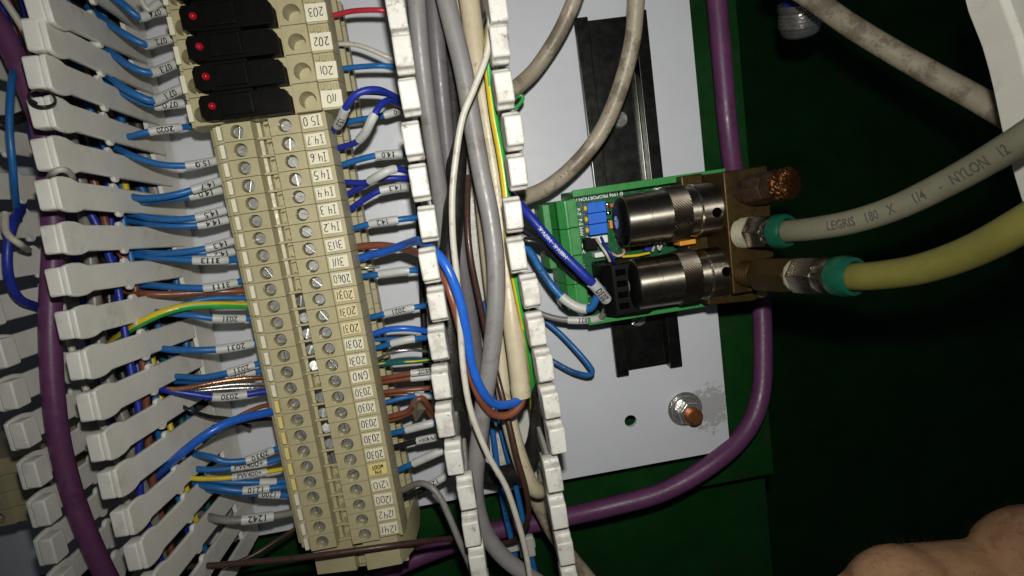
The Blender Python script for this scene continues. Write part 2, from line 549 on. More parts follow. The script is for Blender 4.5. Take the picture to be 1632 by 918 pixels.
# chipped, worn paint round the bolt: a stain with its own shape in the plate's paint
m = MATS['plate_white']
nt = m.node_tree
b = nt.nodes['Principled BSDF']
src = b.inputs['Base Color'].links[0].from_socket
geo = nt.nodes.new('ShaderNodeNewGeometry')
dst = nt.nodes.new('ShaderNodeVectorMath')
dst.operation = 'DISTANCE'
c = P(1133, 650, 0)
dst.inputs[1].default_value = (c.x * S, c.y * S, 0)
nt.links.new(geo.outputs['Position'], dst.inputs[0])
r1 = nt.nodes.new('ShaderNodeMapRange')
r1.inputs['From Min'].default_value = 0.004
r1.inputs['From Max'].default_value = 0.019
r1.inputs['To Min'].default_value = 0.22
r1.inputs['To Max'].default_value = -0.15
nt.links.new(dst.outputs['Value'], r1.inputs['Value'])
nz = nt.nodes.new('ShaderNodeTexNoise')
nz.inputs['Scale'].default_value = 320
nz.inputs['Detail'].default_value = 6
nz.inputs['Roughness'].default_value = 0.7
ad = nt.nodes.new('ShaderNodeMath')
nt.links.new(geo.outputs['Position'], nz.inputs['Vector'])
nt.links.new(nz.outputs['Fac'], ad.inputs[0])
nt.links.new(r1.outputs[0], ad.inputs[1])
r2 = nt.nodes.new('ShaderNodeMapRange')
r2.inputs['From Min'].default_value = 0.56
r2.inputs['From Max'].default_value = 0.60
r2.inputs['To Max'].default_value = 0.5
nt.links.new(ad.outputs[0], r2.inputs['Value'])
mx = nt.nodes.new('ShaderNodeMix')
mx.data_type = 'RGBA'
mx.inputs['B'].default_value = (0.20, 0.19, 0.175, 1)
nt.links.new(r2.outputs[0], mx.inputs['Factor'])
nt.links.new(src, mx.inputs['A'])
nt.links.new(mx.outputs['Result'], b.inputs['Base Color'])
tag(plate(), 'white painted mounting plate with chipped lower right corner', 'mounting plate')


# ---- top-hat rails
def rail(name, x0, x1, y0, y1, mat, label):
    cx = (x0 + x1) / 2
    w = (x1 - x0) / 2
    o = empty(name, (cx, (y0 + y1) / 2, 0), label, 'mounting rail')
    h, t = 7.5, 1.2
    out = [(-w, h), (-w, h - t - .9), (-w + t * .8, h - t - .9), (-w + t * .8, h - t), (-w + 4.6, h - t), (-w + 4.6, .15), (w - 4.6, .15), (w - 4.6, h - t), (w - t * .8, h - t), (w - t * .8, h - t - .9), (w, h - t - .9), (w, h),
           (w - 5.8, h), (w - 5.8, .15 + t), (-w + 5.8, .15 + t), (-w + 5.8, h)]
    hl = (y1 - y0) / 2
    MB().prism(out, -hl, hl).build('profile', mat, o, bevel=0.35, seg=3)
    return o


r_ = rail('mounting_rail', 49.3, 81.0, -75.0, 85.0, 'rail_steel', 'dark steel top-hat rail behind the pneumatic regulator')


def slotted_screw(mb_r, h, slot, z0, mat, parent, loc, ang, name='screw', cross=False):
    """domed slotted screw head"""
    mb = MB()
    n = 9
    R = mb_r
    for s in (0, 1):
        pts = []
        a0 = math.asin(min(.95, slot / 2 / R))
        for i in range(n + 1):
            a = a0 + (math.pi - 2 * a0) * i / n
            pts.append((R * math.cos(a), R * math.sin(a)))
        if s: pts = [(-x, -y) for x, y in pts]
        k = [(x * .8, (y - math.copysign(slot / 2, y)) * .8 + math.copysign(slot / 2, y)) for x, y in pts]
        vs_ = [(x, y, z0) for x, y in pts] + [(x, y, z0 + h * .55) for x, y in pts] + [(x, y, z0 + h) for x, y in k]
        m_ = len(pts)
        fs = [tuple(range(2 * m_, 3 * m_))]
        for L_ in (0, 1):
            fs += [(L_ * m_ + i, L_ * m_ + (i + 1) % m_, (L_ + 1) * m_ + (i + 1) % m_, (L_ + 1) * m_ + i) for i in range(m_)]
        mb.add(vs_, fs)
    mb.lathe((0, 0, z0 - .1), (0, 0, 1), [(0, R * .97), (.25, R * .97)], n=16)
    o = mb.build(name, mat, parent, smooth=40)
    o.location = Vector(loc) * S
    o.rotation_euler.z = ang
    return o


for (px, py) in ((988, 190), (1018, 508)):
    q = P(px, py, 3)
    slotted_screw(4.0, 2.0, 1.0, 0, 'zinc_bolt', r_, (q.x - 65.15, q.y - 5, 1.5), 0.6)

# rail under the terminal strip
rail('mounting_rail', -88, -57, -123.5, 149, 'rail_steel', 'steel top-hat rail carrying the beige terminal strip')

# ---- bolt on the plate
c = P(1091, 651, 0)
bo = empty('flange_bolt', c, 'zinc flange nut on a rusty copper coloured stud, plate corner', 'bolt')
MB().lathe((0, 0, 0.1), (0, 0, 1), [(0, 8.6), (.9, 8.6), (1.3, 8.2), (1.4, 6.6)], n=40).build('washer', 'zinc_bolt', bo, smooth=35)
MB().lathe((0, 0, 1.5), (0, 0, 1), [(0, 7.2), (.7, 7.2), (1.6, 6.4)], n=36).lathe((0, 0, 1.9), (0, 0, 1), [(0, 6.0), (5.6, 6.0), (6.3, 5.3)], n=6, phase=.3).build('nut', 'zinc_bolt', bo, smooth=30, bevel=.25)
prof = [(0, 3.5)]
z = 0
while z < 6.0:
    prof += [(z + .25, 3.3), (z + .65, 3.95), (z + .75, 3.95), (z + 1.15, 3.3)]
    z += 1.2
prof += [(6.9, 3.0)]
MB().lathe((0, 0, 7.0), (0, 0, 1), prof, n=26).build('stud', 'rust_copper', bo, smooth=50)


# ================================================================== slotted wiring ducts
def finger_mesh(kind):
    """one duct finger, base at the origin, along +z for 86 mm; thickness along x"""
    H = 86.0
    mb = MB()
    t = 0.8
    if kind == 'grey':
        hw = 4.2
        half = [(hw, 10), (hw, 52.2), (hw + .5, 52.8), (hw + 1.3, 53.4), (hw + 1.5, 54.4), (hw + 1.3, 55.6), (hw + .5, 56.2), (hw, 56.6), (hw, 75.0), (hw + .5, 76.4), (hw + .95, 78.5), (hw + 1.0, 81.5), (hw + .7, 84.0), (hw + .1, 85.6)]
        out = half + [(-y, z) for y, z in reversed(half)]
        mb.prism(out, -t, t, axis='x')
        mb.prism([(-4.1, 80.0), (4.1, 80.0), (4.3, 81), (4.3, 85.4), (3.9, 86), (-3.9, 86), (-4.3, 85.4), (-4.3, 81)], -4.9, -t + .05, axis='x')
    else:
        hw = 3.4
        half = [(hw, 4), (hw, 74), (hw + 1.2, 78)]
        out = half + [(-y, z) for y, z in reversed(half)]
        mb.prism(out, -t, t, axis='x')
        # wide snap head with chamfered ends
        half = [(3.6, 75), (5.3, 77.0), (5.85, 79.5), (5.75, 82.2), (4.65, 82.9), (4.25, 86.0)]
        out = half + [(-y, z) for y, z in reversed(half)]
        mb.prism(out, -2.7, 2.7, axis='x')
    me_o = mb.build('finger', 'duct_pvc' if kind == 'grey' else 'duct_white', bevel=0.45 if kind == 'grey' else .55, seg=2, smooth=40)
    return me_o


proto = {'grey': finger_mesh('grey'), 'white': finger_mesh('white')}


def put_finger(kind, parent, base, top, flipx=False, first=[]):
    o = proto[kind].copy()
    COL.objects.link(o)
    o.parent = parent
    base, top = Vector(base), Vector(top)
    d = top - base
    zc = d.normalized()
    y = Vector((0, 1, 0))
    y = (y - zc * y.dot(zc)).normalized()
    x = y.cross(zc)
    if flipx: x, y = -x, -y
    M = Matrix((x, y, zc)).transposed().to_4x4()
    k = d.length / 86.0
    M = M @ Matrix.Rotation(rnd.uniform(-.02, .02), 4, 'Z') @ Matrix.Diagonal((1, rnd.uniform(.97, 1.03), k, 1))
    po = Vector(parent.location) / S
    o.matrix_local = Matrix.Translation((base - po) * S) @ M
    return o


def duct(name, xl, xr, y0, y1, label, mat):
    o = empty(name, ((xl + xr) / 2, (y0 + y1) / 2, 0), label, 'wiring duct')
    hl = (y1 - y0) / 2
    w = (xr - xl) / 2
    MB().box(-w, w, -hl, hl, .1, 1.8).build('base', mat, o)
    for s in (-1, 1):
        MB().box(s * w - .8, s * w + .8, -hl, hl, 1.8, 18.0).build('side_wall', mat, o)
    return o


capsM = [(620, -50), (632, 20), (642, 80), (652, 150), (657, 222), (668, 290), (682, 357), (684, 425), (697, 488), (698, 552), (703, 616), (709, 678), (724, 738), (744, 794), (752, 853), (762, 905), (770, 955)]
capsR = [(790, -55), (794, 8), (797, 65), (804, 138), (820, 207), (826, 273), (819, 343), (825, 408), (847, 467), (857, 530), (870, 588), (880, 648), (890, 704), (884, 766), (892, 825), (903, 884), (912, 940)]

dl = duct('wiring_duct', -155.0, -127.4, -123, 149, 'grey slotted wiring duct left of the terminal strip', 'duct_pvc')
dm = duct('wiring_duct', -23.5, 6.5, -123, 149, 'dirty white slotted wiring duct between terminal strip and regulator', 'duct_white')
# left duct, wall next to the terminals: base every 12.5 mm, tops where the bent fingers end
tops = {0: (50, 7), 1: (47, 53), 2: (48, 113), 3: (55, 177), 4: (60, 243), 5: (65, 308), 6: (73, 380), 7: (80, 448), 8: (95, 517), 9: (112, 582), 10: (128, 648), 11: (144, 713), 12: (161, 773), 13: (182, 834), 14: (203, 887)}
for i in range(-4, 14):
    yb = 41.8 - 12.5 * (i - 4)
    if yb < -122: continue
    if i in tops:
        t = P(tops[i][0] + 22, tops[i][1], 86)
    else:
        t = Vector((-112, 86 + 10 * (-i), 86))
    put_finger('grey', dl, (-127.4, yb, 0), t)
t = P(203 + 22, 887, 86)
put_finger('grey', dl, (-127.4, -82, 0), t)
for k in range(1, 4):
    put_finger('grey', dl, (-127.4, -82 - 12.5 * k, 0), t + Vector((.8 * k, -12.3 * k, 0)))
# far wall of the left duct
for i in range(-4, 20):
    yb = 41.8 - 12.5 * (i - 4)
    if yb < -120: continue
    put_finger('grey', dl, (-155.0, yb - 1.0, 0), (-154.6 + rnd.uniform(-.8, .8), yb - 2 + (4.0 if i < 4 else 0), 86), flipx=True)
for caps, xb in ((capsM, -23.5), (capsR, 6.5)):
    for i, (px, py) in enumerate(caps):
        t = P(px, py, 86)
        put_finger('white', dm, (xb, 47.0 - 12.5 * (i - 3), 0), t, flipx=xb > 0)
for o in proto.values(): bpy.data.objects.remove(o)

# ================================================================== terminal strip
XR, XL, XM = -66.95, -83.35, -74.2
PITCH = 6.2
Y0 = 49.3


def boolean(o, cutters):
    for cobj in cutters:
        md = o.modifiers.new('cut', 'BOOLEAN')
        md.operation = 'DIFFERENCE'
        md.solver = 'EXACT'
        md.object = cobj
    dg = bpy.context.evaluated_depsgraph_get()
    me = bpy.data.meshes.new_from_object(o.evaluated_get(dg))
    o.modifiers.clear()
    old = o.data
    o.data = me
    me.name = old.name
    for cobj in cutters: bpy.data.objects.remove(cobj)
    me.polygons.foreach_set('use_smooth', [True] * len(me.polygons))
    me.set_sharp_from_angle(angle=math.radians(38))
    return o


def terminal_body():
    prof = [(-95.0, 8), (-95.0, 20), (-96.5, 22), (-96.5, 27), (-92.2, 30), (-92.2, 36), (-95.0, 38), (-95.0, 42), (-92.6, 43.5), (-92.6, 46), (-90.6, 46.4), (-90.6, 48.2), (-88.2, 48.2), (-88.0, 50), (-78.3, 50), (-77.8, 45.0), (-76.7, 44.6), (-76.5, 42.0), (-75.6, 42), (-75.4, 45.2), (-72.3, 45.2), (-72.1, 50.5), (-61.8, 50.5), (-61.6, 49.2),
            (-53.7, 49.2), (-53.6, 50.3), (-52.7, 50.3), (-51.9, 45), (-51.9, 40), (-55.5, 38), (-55.5, 31), (-51.9, 29), (-51.9, 25.5), (-54.0, 24.5), (-54.0, 17), (-51.6, 16), (-51.6, 9), (-53, 8)]
    prof = [(x - XR, z) for x, z in prof]
    o = MB().prism(prof, -3.0, 3.0).build('body', 'beige', bevel=0)
    cut = []
    for (cx, r, zb) in ((0, 2.35, 46.3), (XL - XR, 2.35, 46.0), (XM - XR, 2.2, 41.5)):
        cut.append(MB().lathe((cx, 0, zb), (0, 0, 1), [(0, r), (10, r)], n=24).build('cutter', 'beige'))
    boolean(o, cut)
    # little wall across the trough and the pen ridge, joined to the body
    return o


tb_body = terminal_body()
wall_proto = MB().box(XM - XR - 4.6, XM - XR + 3.6, -3.05, -2.2, 43.5, 46.4).build('divider', 'beige', bevel=.15)
TAGS = ['I5.0', 'I4.7', 'I4.6', 'I4.5', 'I4.4', 'I4.3', 'I4.2', '3113', '3111', '2060', '2031', '2031', '2031', '2031', '2031', 'GND', '2030', '2030', '2030', '2030', '2030', 'P14/W00T', '1210', '1200', '1242', '1241']
protos = {}


def terminal(i, s, x=XR, y=None, label=None, group='beige screw terminal blocks in the long strip', text=True):
    y = Y0 - PITCH * i if y is None else y
    t = empty('terminal_block', (x, y, 0), label, 'terminal block', group)
    b_ = tb_body.copy()
    COL.objects.link(b_)
    b_.parent = t
    w_ = wall_proto.copy()
    COL.objects.link(w_)
    w_.parent = t
    for cx, zz in ((0, 46.9), (XL - XR, 46.6)):
        slotted_screw(2.1, 1.5, .55, 0, 'screw_zinc', t, (cx, 0, zz), rnd.uniform(0, 3.14)) if 'scr' not in protos else None
        if 'scr' in protos:
            c_ = protos['scr'].copy()
            COL.objects.link(c_)
            c_.parent = t
            c_.location = Vector((cx, 0, zz)) * S
            c_.rotation_euler.z = rnd.uniform(0, 3.14)
        else:
            protos['scr'] = [ch for ch in t.children if ch.name.startswith('screw')][0]
    if 10 <= i <= 14 or 16 <= i <= 20:
        k = slotted_screw(2.15, 1.6, .7, 0, 'screw_dark', t, (XM - XR, 0, 45.6), rnd.uniform(-.5, .5) + 1.2, 'bridge_screw')
        k.rotation_euler = (rnd.uniform(-.08, .08), rnd.uniform(.08, .30), k.rotation_euler.z)
        MB().box(XM - XR - 2.2, XM - XR + 2.0, -3.05, 3.05, 43.6, 45.4).build('bridge_bar', 'bridge', t)
    # right tag card
    yel = (10 <= i <= 14) or i == 21
    tm = 'tag_yellow' if i == 21 else ('tag_pale' if i in (10, 11, 12) else 'tag_cream')
    if text:
        tg = MB().box(-3.45, 3.45, -2.25, 2.25, 0, .75).build('tag', tm, t, bevel=.18)
        tg.location = Vector((-57.65 - XR, .25 + rnd.uniform(-.12, .12), 49.25)) * S
        tg.rotation_euler.z = rnd.uniform(-.035, .035)
        hv, hf = handwriting(s.split('/'), 6.0, 3.6)
        MB().add([v + Vector((0, 0, .82)) for v in hv], hf).build('lettering', 'ink', tg, fix=False)
    mk = MB().box(-.75, .75, -2.3, 2.3, 0, 1.9).build('marker_strip', 'tag_yellow' if 16 <= i <= 21 else 'tag_cream', t, bevel=.15)
    mk.location = Vector((-89.4 - XR, .1, 48.25)) * S
    return t


for i, s in enumerate(TAGS):
    nm = 'P14 W00T' if '/' in s else s
    terminal(i, s, label='%s beige terminal block below the black fuse levers, tagged %s' % (ORD[i], nm))
for k in range(4):
    q = P(14, 800, 48)
    terminal(30, '', x=q.x - 3, y=q.y + 14 - PITCH * k, text=False, label='dim beige terminal block at the left picture edge, %s from the top' % ORD[k], group='terminal blocks at the left picture edge')
bpy.data.objects.remove(tb_body)
bpy.data.objects.remove(wall_proto)


# ---- fuse terminals with black levers
def fuse_body():
    prof = [(-98.5, 8), (-98.5, 20), (-100, 22), (-100, 27), (-96, 30), (-96, 36), (-99.5, 38), (-99.5, 44), (-98.2, 45), (-98.2, 48.3), (-96.4, 48.3), (-96.3, 50.5), (-92.5, 50.5), (-92.0, 50.5), (-61.8, 50.5), (-61.6, 52.2), (-53.2, 52.2), (-53.0, 50.2), (-46.3, 50.2), (-45.4, 46), (-45.4, 40), (-50.5, 37), (-50.5, 30), (-45.4, 28), (-45.4, 24), (-48, 23), (-48, 16), (-45.4, 15), (-45.4, 9), (-47, 8)]
    prof = [(x + 72, z) for x, z in prof]
    o = MB().prism(prof, -4.62, 4.62).build('body', 'beige')
    cut = [MB().lathe((-57.2 + 72, -1.0, 44.5), (0, 0, 1), [(0, 2.95), (12, 2.95)], n=28).build('cutter', 'beige'),
           MB().lathe((-93.2 + 72, -1.0, 44.5), (0, 0, 1), [(0, 2.7), (12, 2.7)], n=28).build('cutter', 'beige')]
    return boolean(o, cut)


fb = fuse_body()
lever_out = [(-91.4, -2.9), (-90.2, -4.3), (-86.6, -4.3), (-86.2, -4.7), (-62.4, -4.7), (-62.4, 1.0), (-63.4, 2.2), (-63.4, 3.0), (-65.0, 3.0), (-65.0, 3.7), (-73.4, 3.7), (-73.6, 4.72), (-87.2, 4.72), (-87.8, 3.9), (-90.6, 3.9), (-91.6, 2.4)]
FT = ['110', '201', '202', '203', '110']
FN = ['lowest of the fuse terminals, tagged 110', 'second fuse terminal from the bottom, tagged 201', 'third fuse terminal from the bottom, tagged 202', 'fourth fuse terminal from the bottom, tagged 203', 'topmost fuse terminal, cut by the top picture edge']
for k in range(5):
    y = 57.25 + 9.5 * k
    t = empty('fuse_terminal', (-72, y, 0), 'beige %s with black lever and red light' % FN[k].split(',')[0] + (',' + FN[k].split(',')[1]), 'fuse terminal', 'fuse terminals with black levers')
    b_ = fb.copy()
    COL.objects.link(b_)
    b_.parent = t
    lv = MB().prism([(x + 72, yy) for x, yy in lever_out], 50.55, 56.0, axis='z').build('lever', 'black_plastic', t, bevel=.5)
    MB().prism([(x + 72, yy) for x, yy in [(-84.5, -3.6), (-74, -3.6), (-74, 3.4), (-84.5, 3.4)]], 56.0, 56.9, axis='z').build('lever_ridge', 'black_plastic', lv, bevel=.4)
    MB().lathe((-87.4 + 72, .2, 55.7), (0, 0, 1), [(0, 1.2), (.8, 1.15), (1.4, .8), (1.65, .25)], n=18).build('indicator_light', 'led_red', lv, smooth=60)
    if k < 4:
        tg = MB().box(-3.6, 3.6, -2.9, 2.9, 0, .7).build('tag', 'tag_cream', t, bevel=.2)
        tg.location = Vector((-49.4 + 72, -1.2, 50.3)) * S
        tg.rotation_euler.z = rnd.uniform(-.06, .0)
        hv, hf = handwriting([FT[k]], 5.2, 3.4)
        MB().add([v + Vector((0, 0, .76)) for v in hv], hf).build('lettering', 'ink', tg, fix=False)
    for e in range(3):
        MB().box(-52.4 + 72 + e * 2.1, -51.0 + 72 + e * 2.1, 2.2 - e * .3, 4.2 - e * .3, 50.2, 51.2).build('grip_rib', 'beige', t, bevel=.2)
    mk = MB().box(-.8, .8, -2.9, 2.9, 0, 1.9).build('marker_strip', 'tag_cream', t, bevel=.15)
    mk.location = Vector((-97.3 + 72, .1, 48.3)) * S
bpy.data.objects.remove(fb)

# ---- end clamp below the strip
ec = empty('end_clamp', (-72, -116.4, 0), 'beige end clamp closing the lower end of the terminal strip', 'end clamp')
pr = [(-96, 8), (-96, 24), (-92, 36), (-90, 43), (-74, 45), (-73.5, 41), (-70, 41), (-69.5, 46.5), (-56, 46.5), (-51.8, 38), (-50.5, 20), (-51, 8)]
eb = MB().prism([(x + 72, z) for x, z in pr], -6.6, 7.3).build('body', 'beige', ec, bevel=0)
boolean(eb, [MB().lathe((-82 + 72, -2.2, 38), (0, 0, 1), [(0, 3.0), (12, 3.0)], n=28).build('cutter', 'beige')])
slotted_screw(2.6, 1.6, .7, 0, 'screw_zinc', ec, (-10, -2.2, 38.1), .7)
MB().prism([(x + 72, z) for x, z in [(-90, 12), (-90, 37), (-54, 41), (-53, 12)]], -9.4, -6.7).build('end_plate', 'beige', ec, bevel=.3)

# ================================================================== pneumatic regulator with circuit board
PR = P(1000, 400, 20)
RB = Vector((60, -13, 8))
reg = empty('pressure_regulator', RB, 'green carrier with circuit board, two steel valves and brass manifold', 'pressure regulator')


def rl(mb, name, mat, parent=None, off=RB, **k):
    """build a part given in world mm as a child of the regulator"""
    mb.v = [v - off for v in mb.v]
    return mb.build(name, mat, parent or reg, **k)


# carrier profile
cp = [(12.6, 9), (12.6, 24), (12.0, 33), (13.2, 33.4), (13.2, 34.6), (10.4, 34.6), (10.2, 30), (9.6, 24), (9.6, 22), (-38.4, 22), (-38.4, 24), (-39.0, 30), (-39.2, 34.6), (-42.0, 34.6), (-42.0, 33.4), (-40.8, 33), (-41.4, 24), (-41.4, 9)]
rl(MB().prism(cp, 33.5, 97.0, axis='x'), 'carrier', 'carrier_green', bevel=.3)
brd = rl(MB().box(33.0, 95, -35.4, 9.5, 26.0, 27.6), 'circuit_board', 'pcb_green')
# green terminal connectors along the left end
for k in range(4):
    y1 = 9.6 - k * 11.4
    y0 = y1 - 11.2
    tcn = rl(MB().prism([(25.4, 9), (25.4, 22), (27.0, 27), (27.0, 31.5), (30.0, 34.0), (31.0, 34.0), (31.2, 30.5), (35.4, 30.5), (35.8, 26), (35.8, 9)], y0, y1), 'terminal_housing', 'carrier_green', bevel=.3)
rl(MB().prism([(21.0, 9), (21.0, 24), (22.0, 27.0), (24.8, 27.0), (25.2, 24), (25.2, 9)], -17.5, 9.0), 'latch_strip', 'carrier_green', bevel=.3)


def on_board(px, py, z=27.6):
    return P(px, py, z)


def board_box(px0, py0, px1, py1, h, mat, name, z=27.6, bevel=.2):
    c_ = P((px0 + px1) / 2, (py0 + py1) / 2, z + h)
    w = (P(px1, (py0 + py1) / 2, z + h) - P(px0, (py0 + py1) / 2, z + h)).length / 2
    d = (P((px0 + px1) / 2, py1, z + h) - P((px0 + px1) / 2, py0, z + h)).length / 2
    return rl(MB().box(c_.x - w, c_.x + w, c_.y - d, c_.y + d, z, z + h), name, mat, brd, bevel=bevel), c_, w, d


for k, (px, py) in enumerate(((951, 330), (952.5, 347.5), (954, 365))):
    o, c_, w, d = board_box(px - 14.5, py - 8.4, px + 14.5, py + 8.4, 9.5, 'trimmer_blue', 'trimmer')
    rl(MB().lathe((c_.x - w - .9, c_.y, 34.0), (1, 0, 0), [(0, 1.1), (1.2, 1.1)], n=14), 'trimmer_screw', 'yellow_part', brd, smooth=40)
for (px, py, rr) in ((967, 326, 1.5), (968.5, 339, 1.4), (969, 352, 1.1), (981, 373, .9), (984, 383, .9), (986, 397, .9)):
    c_ = on_board(px, py)
    rl(MB().lathe((c_.x, c_.y, 27.5), (0, 0, 1), [(0, rr), (.8, rr * .9), (1.5, rr * .5), (1.7, rr * .1)], n=14), 'solder_joint', 'solder', brd, smooth=80)
board_box(972, 351, 980, 364, 3.0, 'orange_part', 'capacitor')
board_box(973, 323, 982, 331, 3.0, 'rust_copper', 'resistor')
board_box(934, 380, 952, 398, 7.0, 'black_plastic', 'relay_chip')
for k in range(6):
    board_box(1000 + k * 7.5, 394 - k * .8, 1005 + k * 7.5, 400 - k * .8, 1.4, 'black_plastic' if k else 'orange_part', 'surface_part', bevel=.1)
board_box(1028, 384, 1040, 400, 5.0, 'wire_navy', 'surface_part')
board_box(943, 376, 969, 388, 6.5, 'silk_white', 'wire_socket')
board_box(948, 402, 964, 410, 5.0, 'silk_white', 'wire_socket')


def silk(s, px, py, size, ang, name='lettering', mirror=False):
    V, Fc = text_geo(s, True)
    c_ = P(px, py, 27.68)
    ca, sa = math.cos(ang), math.sin(ang)
    mb = MB().add([(c_.x + (x * ca - y * sa) * size, c_.y + (x * sa + y * ca) * size, 27.68) for x, y in V], Fc)
    return rl(mb, name, 'silk_white', brd, fix=False)


silk('© 1996 PROPORTION AIR', 951, 314, 1.95, math.pi)
for s, px, py in (('P-Z', 922, 338), ('P-S', 925, 354), ('HW', 926, 369)):
    silk(s, px, py, 2.1, -math.pi / 2)
for s, px, py in (('1', 928, 391), ('V', 930, 401), ('2', 930, 424), ('+', 936, 472), ('-', 939, 484)):
    silk(s, px, py, 2.2, math.pi)
silk('C8', 1050, 302, 2.4, math.pi)
for (a, b_) in (((930, 328), (936, 378)),):
    p0, p1 = P(*a, 27.66), P(*b_, 27.66)
    rl(MB().add([(p0.x - .15, p0.y, 27.68), (p0.x + .15, p0.y, 27.68), (p1.x + .15, p1.y, 27.68), (p1.x - .15, p1.y, 27.68)], [(0, 1, 2, 3)]), 'silk_line', 'silk_white', brd, fix=False)
# black plug on the board
plug = rl(MB().prism([(39.0, 27.7), (39.0, 44), (42.5, 47.5), (55, 48.5), (57.5, 46), (57.5, 27.7)], -37.0, -17.0), 'plug', 'black_plastic', bevel=.6)
for k, yy in enumerate((-20.2, -24.6, -29.0, -33.4)):
    rl(MB().box(43.6, 47.6, yy - 1.2, yy + 1.2, 45.6, 48.0), 'plug_window_shade', 'hole_shade', plug, bevel=.2)  # black blocks painting the shade of window openings in the plug


# valves
def valve(y, zc, x0, x1):
    v = rl(MB().lathe((x0, y, zc), (1, 0, 0), [(2.2, 9.2), (2.6, 9.9), (10.4, 9.95), (10.5, 9.7), (10.9, 9.7), (11, 10), (19.0, 10)], n=64, cap1=False), 'valve_body', 'valve_steel', smooth=35)
    rl(MB().lathe((x0, y, zc), (1, 0, 0), [(0, 4.0), (.25, 6.4), (.9, 8.2), (2.0, 9.2), (2.6, 9.5)], n=48), 'end_cap', 'black_plastic', v, smooth=50)
    rl(MB().lathe((x0, y, zc), (-1, 0, 0), [(-.05, 2.6), (.25, 2.4), (.3, 1.2)], n=24), 'cap_screw', 'screw_dark', v, smooth=50)
    pr_ = [(19.0 + 7.2 * k / 13, 10.35) for k in range(14)]
    rl(MB().lathe((x0, y, zc), (1, 0, 0), [(18.95, 9.9)] + pr_ + [(26.3, 9.9)], n=96, radf=lambda r, i, j: r + (.28 if (i + j) % 2 == 0 and 0 < j < 15 else -.1), cap0=False, cap1=False), 'knurled_ring', 'knurl', v)
    rl(MB().lathe((x0, y, zc), (1, 0, 0), [(26.2, 9.7), (29.4, 9.7), (29.6, 10.1)], n=64, cap0=False, cap1=False), 'collar', 'valve_steel', v, smooth=30)
    rl(MB().lathe((x0, y, zc), (1, 0, 0), [(29.5, 9.8), (29.6, 10.25), (30.5, 10.25), (30.6, 9.8)], n=64), 'bright_ring', 'valve_ring', v, smooth=30)
    rl(MB().lathe((x0, y, zc), (1, 0, 0), [(30.5, 9.9), (x1 - x0, 9.9)], n=64), 'valve_foot', 'valve_steel', v, smooth=30)
    # black disc on the foot's camera side, painting the shade inside a hole
    d = Vector((0, -.12 if y > -10 else .12, 1)).normalized()
    rl(MB().lathe(Vector((x0 + 35.2, y, zc)) + d * 9.0, d, [(.5, 1.85), (1.02, 1.85), (1.03, 1.2)], n=24), 'port_shade', 'hole_shade', v, smooth=30)


valve(-1.2, 46.5, 46.6, 85.5)
valve(-26.0, 46.5, 48.2, 86.5)
# brass manifold
man = rl(MB().prism([(84.6, 12.0), (101.5, 12.0), (101.5, -22), (98.5, -22), (98.5, -33.6), (84.6, -33.6)], 18, 58, axis='z'), 'manifold', 'brass_dirty', bevel=.5)
rl(MB().prism([(78.0, -31), (96.0, -31), (101, -34.5), (103.0, -37.5), (96, -39.2), (78, -38.0)], 20, 50, axis='z'), 'manifold_flange', 'brass_dirty', man, bevel=.5)
rl(MB().box(76.0, 84.8, -36.0, 12.6, 10, 40), 'manifold_base', 'brass_dirty', man, bevel=.6)
c_ = P(1213, 463, 50)
rl(MB().lathe((c_.x, c_.y - .6, 50), (0, 0, 1), [(0, 2.3), (.9, 2.2), (1.1, 1.6)], n=22), 'manifold_screw', 'brass_bright', man, smooth=40)
rl(MB().lathe((P(1190, 465, 50).x, P(1190, 465, 50).y - .6, 50), (0, 0, 1), [(0, 2.0), (.4, 1.9)], n=22), 'manifold_plug', 'brass_dirty', man, smooth=40)
p0 = P(1090, 387, 46)
rl(MB().box(p0.x - 2, p0.x + 4.5, p0.y - .9, p0.y + .9, 40, 47), 'jumper', 'orange_part', reg, bevel=.3)

# muffler
a0, a1 = P(1190, 305, 58), P(1262, 291, 75)
ax = (a1 - a0)
L_ = ax.length
mf = rl(MB().lathe(a0, ax, [(-2, 4.6), (1, 4.6)], n=24).lathe(a0, ax, [(1.0, 5.0), (1.4, 5.7), (L_ * .45, 5.7), (L_ * .5, 5.1), (L_ * .52, 5.4), (L_ * .92, 5.2)], n=8), 'muffler', 'muffler_body', smooth=35, bevel=.2)
rl(MB().lathe(a0, ax, [(L_ * (.70 + .03 * q), 5.3) for q in range(10)] + [(L_ * .99, 5.0), (L_ * 1.02, 4.4), (L_ * 1.035, 3.4), (L_ * 1.045, 2.2), (L_ * 1.05, 1.0), (L_ * 1.05, .05)], n=52, radf=lambda r, i, j: r + rnd.uniform(-.42, .35) * min(1, r / 2)), 'sintered_tip', 'sinter', mf)


